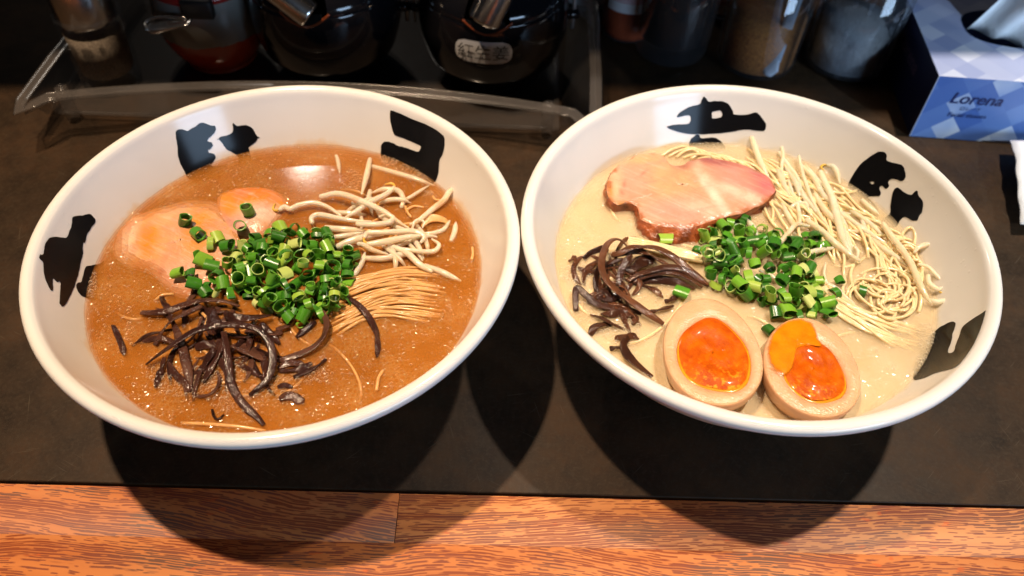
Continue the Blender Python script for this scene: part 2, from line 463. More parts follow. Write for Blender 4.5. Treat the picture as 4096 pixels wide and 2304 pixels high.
GREENS = [(0.0, (0.014, 0.095, 0.006)), (0.30, (0.028, 0.17, 0.008)), (0.55, (0.065, 0.26, 0.012)), (0.74, (0.15, 0.38, 0.022)), (0.87, (0.34, 0.50, 0.06)), (1.0, (0.58, 0.64, 0.24))]
GREENS_IN = [(0.0, (0.035, 0.17, 0.010)), (0.5, (0.070, 0.26, 0.016)), (0.8, (0.18, 0.40, 0.04)), (1.0, (0.50, 0.62, 0.18))]
M['green'] = m_scallion('scallion_skin', GREENS); M['green_in'] = m_scallion('scallion_inside', GREENS_IN, 0.18)
M['green_cut'] = m_scallion('scallion_cut', [(0.0, (0.05, 0.21, 0.015)), (0.6, (0.11, 0.32, 0.03)), (1.0, (0.52, 0.62, 0.20))], 0.3)
M['sprout_l'] = m_sprout('sprout_tan', (0.90, 0.73, 0.53), (0.95, 0.83, 0.66), (0.82, 0.58, 0.36))
M['sprout_r'] = m_sprout('sprout_pale', (0.90, 0.76, 0.52), (0.95, 0.86, 0.66), (0.84, 0.64, 0.38))
M['bean'] = plain('sprout_bean', (0.68, 0.44, 0.07), 0.3, sss=0.2)
M['tail'] = plain('sprout_tail', (0.45, 0.24, 0.10), 0.35)
M['noodle_l'] = plain('noodle_tan', (0.68, 0.38, 0.145), 0.22, sss=0.35, var=0.12, vs=90)
M['noodle_r'] = plain('noodle_cream', (0.84, 0.66, 0.38), 0.16, sss=0.35, var=0.1, vs=90)
M['mushroom'] = m_mushroom('wood_ear', [(0.25, (0.014, 0.006, 0.006)), (0.5, (0.050, 0.019, 0.014)), (0.75, (0.13, 0.058, 0.038))])
M['mushroom_r'] = m_mushroom('wood_ear_brown', [(0.25, (0.020, 0.008, 0.006)), (0.5, (0.070, 0.026, 0.013)), (0.75, (0.16, 0.062, 0.028))])
M['pork_r'] = m_pork('pork_pink', ((0.72, 0.36, 0.26), (0.76, 0.42, 0.30), (0.66, 0.29, 0.23)), (0.82, 0.60, 0.44), (0.74, 0.46, 0.24), 0.55)
M['pork_l'] = m_pork('pork_orange', ((0.74, 0.34, 0.13), (0.74, 0.42, 0.24), (0.68, 0.24, 0.05)), (0.80, 0.55, 0.36), (0.72, 0.25, 0.035), 0.85)
M['crust'] = plain('pork_crust', (0.30, 0.075, 0.022), 0.3, var=0.6, vs=160, bmp=0.7, bs=350, bd=0.0012)
M['fat'] = plain('pork_fat', (0.60, 0.28, 0.08), 0.25, var=0.3, vs=140, bmp=0.4, bs=300, bd=0.001)

# ------------------------------------------------------------------ counter
YAW = 0.0215
ctr = tag(empty('counter', (0, 0, 0)), kind='structure')
def strip(y0, y1, x0, x1, z0, z1, b):
    V, F = rbox(x0, x1, y0, y1, z0, z1, b)
    rot = Matrix.Rotation(YAW, 3, 'Z')
    return [rot @ Vector(v) for v in V], F
EDGE = 0.1770
V, F = strip(EDGE + 0.0006, 1.1, -0.9, 0.9, -0.02, 0.0, 0.0006); obj('laminate_top', V, F, M['counter'], ctr)
V, F = strip(EDGE - 0.002, EDGE + 0.004, -0.9, 0.9, -0.02, -0.0028, 0.0); obj('seam', V, F, plain('seam_dirt', (0.012, 0.010, 0.008), 0.8), ctr)
ROW = EDGE - 0.0245
for i, (y0, y1, x0, x1) in enumerate(((ROW + 0.00001, EDGE - 0.0008, -0.9, -0.0435), (ROW + 0.00001, EDGE - 0.0008, -0.0432, 0.9), (ROW - 0.05, ROW - 0.00001, -0.9, -0.33), (ROW - 0.05, ROW - 0.00001, -0.3298, 0.9))):
    V, F = strip(y0, y1, x0, x1, -0.02, -0.0004, 0.00005)
    obj('plank', V, F, m_wood('oak_%d' % i, 1.7 * i + 0.31, ((0.58, 0.195, 0.054), (0.63, 0.250, 0.080), (0.56, 0.180, 0.046), (0.59, 0.205, 0.058))[i], (0.10, -0.07, -0.05, 0.03)[i]), ctr)
# dark shelf over the back of the counter: it shades the condiments
sh = tag(empty('overhead_shelf', (0, 0, 0)), kind='structure')
V, F = rbox(-1.0, 1.0, 0.0, 0.11, 0.345, 0.365, 0.002)
rot = Matrix.Rotation(0.075, 3, 'Z')
V = [rot @ Vector(v) + Vector((0, 0.4445, 0)) for v in V]
obj('shelf_board', V, F, plain('dark_wood', (0.03, 0.02, 0.014), 0.5), sh)

# ------------------------------------------------------------------ bowls
CL = Vector((-0.10423, 0.25614, 0)); CR = Vector((0.10958, 0.27233, 0))
BZ = 0.0585                                     # broth level
OUTER = [(0.0360, 0.0045), (0.0362, 0.0004), (0.0370, 0.0), (0.0402, 0.0), (0.0412, 0.0006), (0.0425, 0.006), (0.052, 0.0120), (0.0640, 0.0215), (0.0755, 0.0340), (0.0872, 0.0505), (0.0955, 0.0660), (0.0998, 0.0745), (0.1020, 0.0772)]
LIP = [(0.1045, 0.0783), (0.1062, 0.0800), (0.1070, 0.0820), (0.1067, 0.0838), (0.1054, 0.0850), (0.1037, 0.0852), (0.1022, 0.0845), (0.1010, 0.0830)]
INNER = [(0.0990, 0.0780), (0.0945, 0.0680), (0.0893, 0.0578), (0.0815, 0.0460), (0.068, 0.0325), (0.050, 0.0215), (0.030, 0.0160), (0.0, 0.0145)]
PROF = [(0.0, 0.0045)] + [(v.x, v.y) for v in catmull([Vector((r, z, 0)) for r, z in OUTER[5:] + LIP + INNER], 4)]
PROF = [(0.0, 0.0045)] + OUTER[:5] + PROF[1:]
PROF[-1] = (0.0, 0.0145)
_k = max(range(len(PROF)), key=lambda i: PROF[i][1])
INP = PROF[_k:]
def rin(z):
    for (r0, z0), (r1, z1) in zip(INP, INP[1:]):
        if z1 <= z <= z0 and z0 > z1:
            return r0 + (r1 - r0) * (z0 - z) / (z0 - z1)
    return INP[0][0] if z > INP[0][1] else 0.0

def wall_hit(px, py, c):
    """Where a line of sight meets the inner wall of the bowl: (angle, z)."""
    d = FWD + RIGHT * ((px - 2048) / FPX) + UP * ((1152 - py) / FPX)
    z = INP[0][1] - 0.0004; last = None
    while z > 0.02:
        p = CAMPOS + d * ((z - CAMZ) / d.z)
        q = (p - c); f = math.hypot(q.x, q.y) - rin(z)
        if f >= 0 and (last is None or last < 0): return math.atan2(q.y, q.x), min(z, 0.0828)
        last = f; z -= 0.0001
    p = CAMPOS + d * ((BZ - 0.006 - CAMZ) / d.z); q = p - c
    return math.atan2(q.y, q.x), BZ - 0.006

def decal(name, outline, c, parent, holes=(), mat=None, jitter=0.0):
    """Brush-painted mark lying on the inner wall of a bowl."""
    loops = [outline] + list(holes)
    pts = []; edges = []
    RR = 0.095
    for lp in loops:
        q = [wall_hit(x, y, c) for x, y in lp]
        q = [(a * RR, z) for a, z in q]
        # unwrap
        for i in range(1, len(q)):
            while q[i][0] - q[i - 1][0] > math.pi * RR: q[i] = (q[i][0] - 2 * math.pi * RR, q[i][1])
            while q[i][0] - q[i - 1][0] < -math.pi * RR: q[i] = (q[i][0] + 2 * math.pi * RR, q[i][1])
        cc = catmull([Vector((a, b, 0)) for a, b in q], 3, closed=True)
        b0 = len(pts)
        pts += [Vector((v.x + random.uniform(-jitter, jitter), v.y + random.uniform(-jitter, jitter))) for v in cc]
        m = len(cc); edges += [(b0 + i, b0 + (i + 1) % m) for i in range(m)]
    n0 = len(pts)
    xs = [p.x for p in pts]; ys = [p.y for p in pts]
    def inside(x, y):
        r = False
        for a, b in edges:
            p, q = pts[a], pts[b]
            if (p.y > y) != (q.y > y) and x < (q.x - p.x) * (y - p.y) / (q.y - p.y) + p.x: r = not r
        return r
    g = 0.0016; gx = min(xs) + g; inner = []
    while gx < max(xs):
        gy = min(ys) + g
        while gy < max(ys):
            if inside(gx, gy): inner.append(Vector((gx, gy)))
            gy += g
        gx += g
    vs, es, fs, *_ = delaunay_2d_cdt(pts + inner, edges, [], 0, 1e-6)
    keep = []
    for f in fs:
        mx = sum(vs[i].x for i in f) / len(f); my = sum(vs[i].y for i in f) / len(f)
        if inside(mx, my): keep.append(tuple(f))
    V = []
    for v in vs:
        a = v.x / RR; z = v.y; r = rin(z) - 0.00022
        V.append(Vector((c.x + r * math.cos(a), c.y + r * math.sin(a), z)))
    return obj(name, V, keep, mat or M['ink'], parent)

def make_bowl(c, label):
    t = tag(empty('ramen_bowl', c), label, 'bowl', 'white ramen bowls with black brush characters')
    V, F = lathe(PROF, 128, (c.x, c.y))
    o = obj('bowl_body', V, F, M['glaze'] if c.x < 0 else M['glaze_r'], t)
    return t
bowl_l = make_bowl(CL, 'white bowl of orange-brown broth on the left of the counter')
bowl_r = make_bowl(CR, 'white bowl of pale cream broth with the egg halves on the right')

c7 = crop(0, 750, 1.932); c1 = crop(0, 0, 1.84); c4 = crop(300, 550, 2.069); c8 = crop(1400, 300, 2.414)
c3 = crop(2300, 0, 1.4343); c4b = crop(2950, 500, 1.8116); c6b = crop(3300, 1100, 2.07); c5 = crop(1050, 550, 2.069)
c6 = crop(450, 1100, 1.932); c1b = crop(2200, 500, 2.415); c2b = crop(2200, 900, 2.414); c5b = crop(2600, 1130, 2.4556)
J = 0.00012
decal('painted_character', c7([(555,228),(600,218),(640,215),(655,207),(683,203),(710,218),(735,255),(722,285),(700,310),(690,335),(668,360),(655,425),(640,430),(635,480),(637,510),(625,560),(605,655),(590,700),(580,735),(570,765),(545,825),(510,890),(480,922),(460,905),(456,880),(463,740),(435,730),(410,705),(403,730),(407,775),(398,800),(380,780),(355,735),(335,660),(330,585),(310,560),(280,535),(278,515),(300,512),(315,520),(333,512),(340,460),(355,415),(385,388),(420,382),(470,385),(512,385),(530,345),(550,290)]), CL, bowl_l, [c7([(437,480),(455,477),(487,487),(475,560),(455,545),(428,528)])], jitter=J)
decal('painted_character', c7([(800,585),(765,590),(715,600),(665,610),(645,650),(625,725),(600,735),(584,752),(585,775),(600,805),(625,835),(655,850),(720,880),(800,880)]), CL, bowl_l, jitter=J)
decal('painted_character', c1([(1290,980),(1305,955),(1340,950),(1375,962),(1400,950),(1440,925),(1470,905),(1500,903),(1545,920),(1580,925),(1588,950),(1575,975),(1545,1005),(1525,1035),(1555,1045),(1565,1070),(1545,1095)]) + c4([(1100,100),(1110,125),(1150,135),(1165,165),(1140,200),(1130,235),(1200,228),(1270,220),(1200,300),(1050,360),(940,335),(900,270),(870,215),(850,150),(845,80),(835,0)]), CL, bowl_l, jitter=J)
decal('painted_character', c1([(1600,1025),(1625,1005),(1660,995),(1690,985),(1715,960),(1710,915),(1720,905),(1745,925),(1780,920),(1825,922),(1860,945),(1880,980),(1895,1000),(1910,1008),(1895,1020),(1880,1045),(1850,1065),(1830,1085)]) + c4([(1442,103),(1450,200),(1360,260),(1350,160),(1300,120),(1250,90),(1220,50),(1185,10)]), CL, bowl_l, jitter=J)
decal('painted_character', c8([(390,345),(410,342),(440,350),(600,420),(780,495),(830,525),(885,565),(912,595),(918,640),(915,690),(905,740),(893,775),(875,800),(868,830),(862,880),(855,950),(830,1025),(760,1060),(640,1000),(500,930),(380,870),(305,800),(300,720),(305,670),(330,645),(365,640),(395,648),(430,660),(460,680),(510,690),(560,705),(630,730),(665,735),(690,690),(650,665),(560,625),(440,580),(420,550),(405,500),(390,420)]), CL, bowl_l, jitter=J)
decal('painted_character', c3([(525,725),(590,712),(655,705),(658,660),(620,665),(585,670),(600,645),(650,615),(715,595),(725,575),(735,555),(748,557),(765,580),(800,578),(850,580),(885,600),(905,635),(915,655),(990,655),(1035,643),(1060,660),(1085,690),(1097,715),(1085,750),(1030,745),(990,742),(950,745),(900,755),(800,765),(705,768),(620,762),(560,745)]), CR, bowl_r, [c3([(788,640),(830,632),(845,650),(835,670),(790,678),(785,660)])], jitter=J)
decal('painted_character', c3([(655,820),(665,795),(685,780),(692,771),(712,772),(722,790),(760,788),(800,788),(825,800),(850,825),(860,850),(790,890),(700,890),(660,860)]), CR, bowl_r, jitter=J)
decal('painted_character', c4b([(800,430),(870,310),(930,250),(1000,205),(1025,193),(1065,195),(1085,220),(1088,260),(1190,288),(1215,330),(1222,375),(1205,400),(1185,405),(1160,395),(1120,390),(1095,410),(1100,440),(1080,462),(1050,440),(1030,455),(1042,490),(1030,515),(985,515),(950,525),(1000,580),(1025,640),(960,640),(880,560),(810,480)]), CR, bowl_r, [c4b([(960,415),(980,408),(992,418),(980,428)])], jitter=J)
decal('painted_character', c4b([(1110,590),(1125,500),(1150,455),(1180,460),(1200,480),(1240,500),(1265,505),(1290,480),(1308,475),(1315,510),(1340,540),(1348,580),(1340,630),(1320,660),(1305,690),(1270,690),(1215,665),(1175,700),(1150,740),(1080,740),(1030,710),(1070,670),(1110,635)]), CR, bowl_r, jitter=J)
decal('painted_character', c6b([(735,865),(745,780),(760,700),(800,600),(860,520),(945,440),(990,415),(1040,390),(1075,390),(1085,410),(1075,450),(1060,490),(1055,540),(1020,640),(1065,640),(1085,590),(1110,520),(1140,440),(1170,405),(1250,350),(1330,300),(1375,285),(1380,300),(1355,380),(1310,480),(1270,600),(1240,650),(1190,710),(1160,735),(1060,775),(960,800),(900,820),(820,855)]), CR, bowl_r, jitter=J)

# ------------------------------------------------------------------ broth
def make_broth(c, mats, label):
    V = []; F = []; fm = []; seg = 96
    for li, d in enumerate([0.0] + [d for d, a in DEPTHS]):
        z = BZ - d; rmax = rin(z) + 0.0004
        prof = [(rmax * k / 12, z) for k in range(13)]
        if li == 0: prof = prof[:-1] + [(rmax - 0.0014, z), (rmax - 0.0004, z + 0.00012), (rmax + 0.0002, z + 0.0005)]   # meniscus
        v, f = lathe(prof, seg, (0, 0), False); b = len(V); V += v; F += [tuple(i + b for i in q) for q in f]; fm += [li] * len(f)
    o = obj('broth', V, F, mats, None, fm=fm)
    o.location = (c.x, c.y, 0)
    return tag(o, label, 'broth')
make_broth(CL, M['broth_l'], 'orange-brown cloudy broth in the left bowl')
make_broth(CR, M['broth_r'], 'pale cream cloudy broth in the right bowl')

# ------------------------------------------------------------------ pork
def m_meat(name):
    m, nt, b = newmat(name)
    at = N(nt, 'ShaderNodeVertexColor', layer_name='flesh')
    c = coords(nt); cf = coords(nt, (60, 420, 60), rot=(0, 0, 0.5))
    n2 = noise(nt, cf, 1.0, 3, 0.6); n3 = noise(nt, c, 1100, 2); n1 = noise(nt, c, 120, 4, 0.6)
    col = mixc(nt, ramp(nt, n2, [(0.50, (0,) * 3), (0.70, (0.28,) * 3)]), at.outputs[0], (0.82, 0.60, 0.48))
    col = mixc(nt, ramp(nt, n1, [(0.35, (0.45,) * 3), (0.6, (0,) * 3)]), col, (0.60, 0.24, 0.15))
    n5 = noise(nt, coords(nt, (30, 200, 30), rot=(0, 0, -0.35), loc=(3, 1, 0)), 1.0, 4, 0.65)
    col = mixc(nt, ramp(nt, n5, [(0.58, (0,) * 3), (0.70, (0.3,) * 3)]), col, (0.54, 0.22, 0.17))
    col = mixc(nt, ramp(nt, n3, [(0.68, (0,) * 3), (0.76, (0.5,) * 3)]), col, (0.30, 0.11, 0.07))
    nt.links.new(col, b.inputs['Base Color']); b.inputs['Roughness'].default_value = 0.24
    b.inputs['Subsurface Weight'].default_value = 0.08; b.inputs['Subsurface Radius'].default_value = (0.003, 0.0012, 0.0008); b.inputs['Subsurface Scale'].default_value = 1.0
    nt.links.new(bump(nt, math_(nt, 'ADD', n2, math_(nt, 'MULTIPLY', noise(nt, c, 320, 3), 0.8)), 0.55, 0.0010), b.inputs['Normal'])
    return m
M['meat'] = m_meat('pork_flesh')
def slab(name, label, outline, z_top, z_bot, grow, base, blobs, side_mat, dome=0.0, group=None, rough=0.0004, rimcol=None):
    """Irregular slice: outline is its top edge; the side falls to a wider lower edge."""
    outline = [(x + random.uniform(-5, 5), y + random.uniform(-4, 4)) for x, y in outline]
    pts = catmull([P(x, y, z_top) for x, y in outline], 3, closed=True)
    pix = catmull([Vector((x, y, 0)) for x, y in outline], 3, closed=True)
    c = sum(pts, Vector((0, 0, 0))) / len(pts); pc = sum(pix, Vector((0, 0, 0))) / len(pix)
    m = len(pts); V = []; F = []; C = []
    def colour(q, f=0.0, i=0):
        col = Vector(base)
        for (x, y), rx, ry, ang, cc, st in blobs:
            dx, dy = q.x - x, q.y - y
            u = (dx * math.cos(ang) + dy * math.sin(ang)) / rx; v = (-dx * math.sin(ang) + dy * math.cos(ang)) / ry
            w = st * math.exp(-(u * u + v * v) ** 1.5)
            col = col.lerp(Vector(cc), w)
        if rimcol is not None:
            e = f + 0.035 * math.sin(i * 0.9) + 0.03 * math.sin(i * 0.37 + 1) - (0.955 if q.y > pc.y else 0.985)
            col = col.lerp(Vector(rimcol), max(0.0, min(1.0, e / 0.03)) * 0.85)
        g = (col.x + col.y + col.z) / 3; col = Vector((g, g, g)).lerp(col, 1.18) * 0.78
        return (max(col.x, 0), max(col.y, 0.005), max(col.z, 0.004), 1)
    K = 22
    for k in range(K + 1):
        f = max(k / K, 0.01)
        for ii, (p, q) in enumerate(zip(pts, pix)):
            z = z_top + dome * (1 - f ** 2.5) - (0.0005 if k == K else 0)
            w = c + (p - c) * f
            V.append(Vector((w.x, w.y, z + (random.uniform(-1, 1) * rough * 0.35 if k < K else 0)))); C.append(colour(pc + (q - pc) * f, f, ii))
    for r_ in range(K):
        for i in range(m):
            j = (i + 1) % m; F.append((r_ * m + i, r_ * m + j, (r_ + 1) * m + j, (r_ + 1) * m + i))
    F.append(tuple(range(m)))
    root = empty(name, (c.x, c.y, z_bot))
    o = obj('meat', V, F, M['meat'], root)
    at = o.data.color_attributes.new('flesh', 'FLOAT_COLOR', 'POINT')
    at.data.foreach_set('color', [x for cc in C for x in cc])
    V = []; F = []; levels = 6
    for l in range(levels + 1):
        f = l / levels
        for i, p in enumerate(pts):
            out = (p - c).normalized(); g = grow(p, out) if callable(grow) else grow
            jit = random.uniform(-1, 1) * rough * (2.0 if l else 0.0)
            q = p + out * (g * math.sin(f * math.pi / 2) + jit)
            V.append(Vector((q.x, q.y, z_top - 0.0005 + (z_bot - z_top) * f + (jit * 0.6 if l else 0))))
    for r_ in range(levels):
        for i in range(m):
            j = (i + 1) % m; F.append((r_ * m + i, r_ * m + j, (r_ + 1) * m + j, (r_ + 1) * m + i))
    obj('crust', V, F, side_mat, root)
    return tag(root, label, 'pork slice', group)

G_P = 'slices of roast pork on the ramen'
def blob(cr, lst): return [(cr([p])[0], rx / k, ry / k, a, cc, st) for (p, rx, ry, a, cc, st) in lst for k in ((2.415,) if cr is c1b else (2.069,))]
top_r = c1b([(580,470),(620,420),(700,360),(780,320),(860,285),(950,268),(1040,270),(1090,305),(1110,345),(1200,380),(1290,385),(1340,355),(1400,325),(1500,315),(1620,317),(1750,345),(1900,395),(2020,445),(2110,505),(2155,570),(2170,620),(2140,685),(2060,755),(1960,800),(1880,840),(1790,870),(1700,880),(1600,915),(1450,960),(1350,985),(1200,975),(1040,965),(960,935),(890,900),(850,850),(830,770),(740,760),(640,770),(590,720),(560,650),(560,580),(565,520)])
xa, xb = P(*c1b([(830, 900)])[0], BZ).x, P(*c1b([(1520, 980)])[0], BZ).x
def grow_r(p, out):
    f = max(0.0, min(1.0, (p.x - xa) / 0.006)) * max(0.0, min(1.0, (xb + 0.004 - p.x) / 0.012)) * max(0.0, -out.y)
    return 0.0008 + 0.0062 * f
slab('pork_slice', 'pink roast pork slice with browned crust on the pale broth', top_r, BZ + 0.0052, BZ - 0.002, grow_r, (0.77, 0.45, 0.31), blob(c1b, [
    ((1150,560), 300, 200, 0, (0.76, 0.49, 0.28), 0.8), ((800,560), 190, 190, 0, (0.78, 0.43, 0.33), 0.8), ((620,590), 80, 170, 0.1, (0.83, 0.62, 0.42), 0.9),
    ((920,320), 200, 60, -0.15, (0.80, 0.52, 0.28), 0.8), ((1850,520), 360, 190, 0.45, (0.79, 0.39, 0.33), 0.95), ((2080,560), 130, 200, -0.5, (0.72, 0.22, 0.24), 1.0),
    ((1620,335), 330, 75, 0.10, (0.40, 0.13, 0.13), 1.0), ((1950,410), 190, 70, 0.5, (0.46, 0.15, 0.16), 0.9), ((1290,370), 110, 80, 0, (0.42, 0.16, 0.12), 0.9), ((1250,850), 380, 120, 0.1, (0.81, 0.44, 0.36), 0.9), ((1480,820), 270, 70, 0.25, (0.87, 0.62, 0.48), 0.8),
    ((1560,650), 290, 52, 0.95, (0.98, 0.84, 0.68), 0.95), ((1870,690), 340, 55, 0.32, (0.96, 0.80, 0.64), 0.95), ((1450,430), 120, 30, 1.2, (0.84, 0.62, 0.46), 0.8),
    ((700,620), 18, 90, 0.2, (0.40, 0.16, 0.12), 0.7), ((900,480), 14, 60, 0.9, (0.5, 0.22, 0.16), 0.6),
    ((1150,975), 330, 26, 0.08, (0.36, 0.10, 0.035), 0.9), ((1650,900), 260, 20, -0.3, (0.48, 0.19, 0.07), 0.85), ((1980,800), 200, 16, -0.5, (0.50, 0.22, 0.12), 0.8), ((570,640), 40, 140, 0.0, (0.60, 0.27, 0.06), 0.9), ((720,770), 150, 34, 0.0, (0.52, 0.22, 0.05), 0.9)]), M['crust'], 0.0012, G_P, rimcol=(0.42, 0.13, 0.04))
top_l1 = c4([(320,850),(350,750),(420,680),(520,630),(650,590),(780,555),(900,520),(1040,510),(1180,530),(1290,600),(1380,700),(1450,800),(1500,900),(1500,1000),(1450,1100),(1320,1200),(1180,1290),(1000,1330),(850,1310),(740,1250),(660,1160),(560,1110),(460,1080),(370,1040),(325,960)])
slab('pork_slice', 'orange-stained pork slice half sunk in the brown broth, at the bowl edge', top_l1, BZ - 0.0018, BZ - 0.006, 0.0015, (0.80, 0.42, 0.19), blob(c4, [
    ((450,850), 100, 230, 0.35, (0.90, 0.62, 0.42), 0.95), ((620,830), 80, 230, 0.2, (0.80, 0.30, 0.04), 0.9), ((740,700), 160, 60, -0.3, (0.80, 0.48, 0.26), 0.7), ((860,820), 120, 230, 0.2, (0.82, 0.48, 0.27), 0.8),
    ((1050,780), 130, 170, 0.3, (0.80, 0.33, 0.06), 0.85), ((950,1180), 320, 150, 0.1, (0.92, 0.54, 0.40), 1.0), ((500,940), 16, 120, 0.35, (0.55, 0.25, 0.10), 0.7), ((720,1130), 40, 30, 0.0, (0.50, 0.13, 0.06), 0.8), ((1300,960), 190, 120, 0.4, (0.86, 0.55, 0.42), 0.9)]), M['fat'], 0.0036, G_P)
top_l2 = c4([(1180,500),(1240,445),(1370,405),(1540,408),(1670,445),(1750,520),(1770,590),(1700,680),(1620,780),(1520,850),(1400,880),(1280,830),(1210,740),(1170,620)])
slab('pork_slice', 'pink and white pork slice under the two lone scallion rings in the brown broth', top_l2, BZ - 0.0013, BZ - 0.005, 0.0015, (0.80, 0.36, 0.10), blob(c4, [
    ((1500,470), 320, 120, 0.05, (0.82, 0.25, 0.025), 0.95), ((1550,670), 190, 80, -0.1, (0.92, 0.74, 0.62), 0.95), ((1380,760), 180, 80, 0.2, (0.84, 0.56, 0.50), 0.9), ((1230,620), 90, 160, 0.1, (0.80, 0.36, 0.10), 0.8), ((1300,730), 140, 24, 0.7, (0.68, 0.36, 0.34), 0.6), ((1480,500), 20, 16, 0, (0.9, 0.55, 0.30), 0.8)]), M['fat'], 0.0040, G_P)

# ------------------------------------------------------------------ eggs
def egg_r(a, wa, wb, k):
    """Egg outline: half width wa, half length wb, k makes one end narrower."""
    y = wb * math.cos(a); x = wa * math.sin(a) * (1 - k * math.cos(a) * 1.0)
    return x, y
def m_egg_white():
    m, nt, b = newmat('egg_white_stained')
    c = coords(nt); n = noise(nt, c, 70, 4)
    nt.links.new(ramp(nt, n, [(0.3, (0.58, 0.34, 0.18)), (0.7, (0.72, 0.47, 0.28))]), b.inputs['Base Color'])
    b.inputs['Roughness'].default_value = 0.24; b.inputs['Subsurface Weight'].default_value = 0.3
    b.inputs['Subsurface Radius'].default_value = (0.004, 0.002, 0.001); b.inputs['Subsurface Scale'].default_value = 1.0
    nt.links.new(bump(nt, math_(nt, 'ADD', noise(nt, c, 900, 3), noise(nt, coords(nt, (200, 900, 200), rot=(0, 0, 0.4)), 1.0, 2)), 0.5, 0.0006), b.inputs['Normal'])
    return m
def m_yolk(name, a, b_, c_):
    m, nt, b = newmat(name)
    c = coords(nt); n = noise(nt, c, 130, 4, 0.6); n2 = noise(nt, c, 420, 3, 0.6)
    g = N(nt, 'ShaderNodeTexCoord'); sep = N(nt, 'ShaderNodeSeparateXYZ'); nt.links.new(g.outputs['Object'], sep.inputs[0])
    low = math_(nt, 'MULTIPLY', math_(nt, 'ADD', sep.outputs[1], 0.004), -60.0, True)     # set, crumbly yolk at one end
    col = ramp(nt, n, [(0.35, a), (0.65, b_)])
    crumb = ramp(nt, n2, [(0.52, (0,) * 3), (0.64, (1,) * 3)])
    col = mixc(nt, math_(nt, 'MULTIPLY', crumb, low), col, c_)
    nt.links.new(col, b.inputs['Base Color']); b.inputs['Roughness'].default_value = 0.4; b.inputs['Specular IOR Level'].default_value = 0.1; b.inputs['Coat Weight'].default_value = 0.35; b.inputs['Coat Roughness'].default_value = 0.12
    b.inputs['Subsurface Weight'].default_value = 0.0; b.inputs['Subsurface Radius'].default_value = (0.004, 0.0015, 0.0004); b.inputs['Subsurface Scale'].default_value = 1.0
    h = math_(nt, 'ADD', math_(nt, 'MULTIPLY', n2, low), math_(nt, 'MULTIPLY', noise(nt, c, 1300, 2), 0.5))
    nt.links.new(bump(nt, h, 0.6, 0.0008), b.inputs['Normal'])
    return m
M['eggwhite'] = m_egg_white()
M['eggskin'] = plain('egg_soy_skin', (0.56, 0.30, 0.15), 0.25, sss=0.15, var=0.15, vs=80)
M['yolk'] = m_yolk('yolk_orange', (0.44, 0.060, 0.001), (0.64, 0.130, 0.002), (0.82, 0.33, 0.015))
M['yolkrim'] = plain('yolk_rim', (0.76, 0.27, 0.012), 0.2, sss=0.3, sr=(0.003, 0.0015, 0.0004), var=0.15, vs=200)
M['yolkrun'] = plain('yolk_runny', (0.74, 0.215, 0.003), 0.2, coat=0.3, var=0.2, vs=160, bmp=0.3, bs=500)
_nt = M['yolkrun'].node_tree; _vc = N(_nt, 'ShaderNodeVertexColor', layer_name='cover')
_k = ramp(_nt, math_(_nt, 'ADD', _vc.outputs[0], math_(_nt, 'MULTIPLY', math_(_nt, 'SUBTRACT', noise(_nt, coords(_nt), 350, 3), 0.5), 0.7)), [(0.15, (0,) * 3), (0.65, (1,) * 3)])
_nt.links.new(_k, _nt.nodes['Principled BSDF'].inputs['Alpha'])

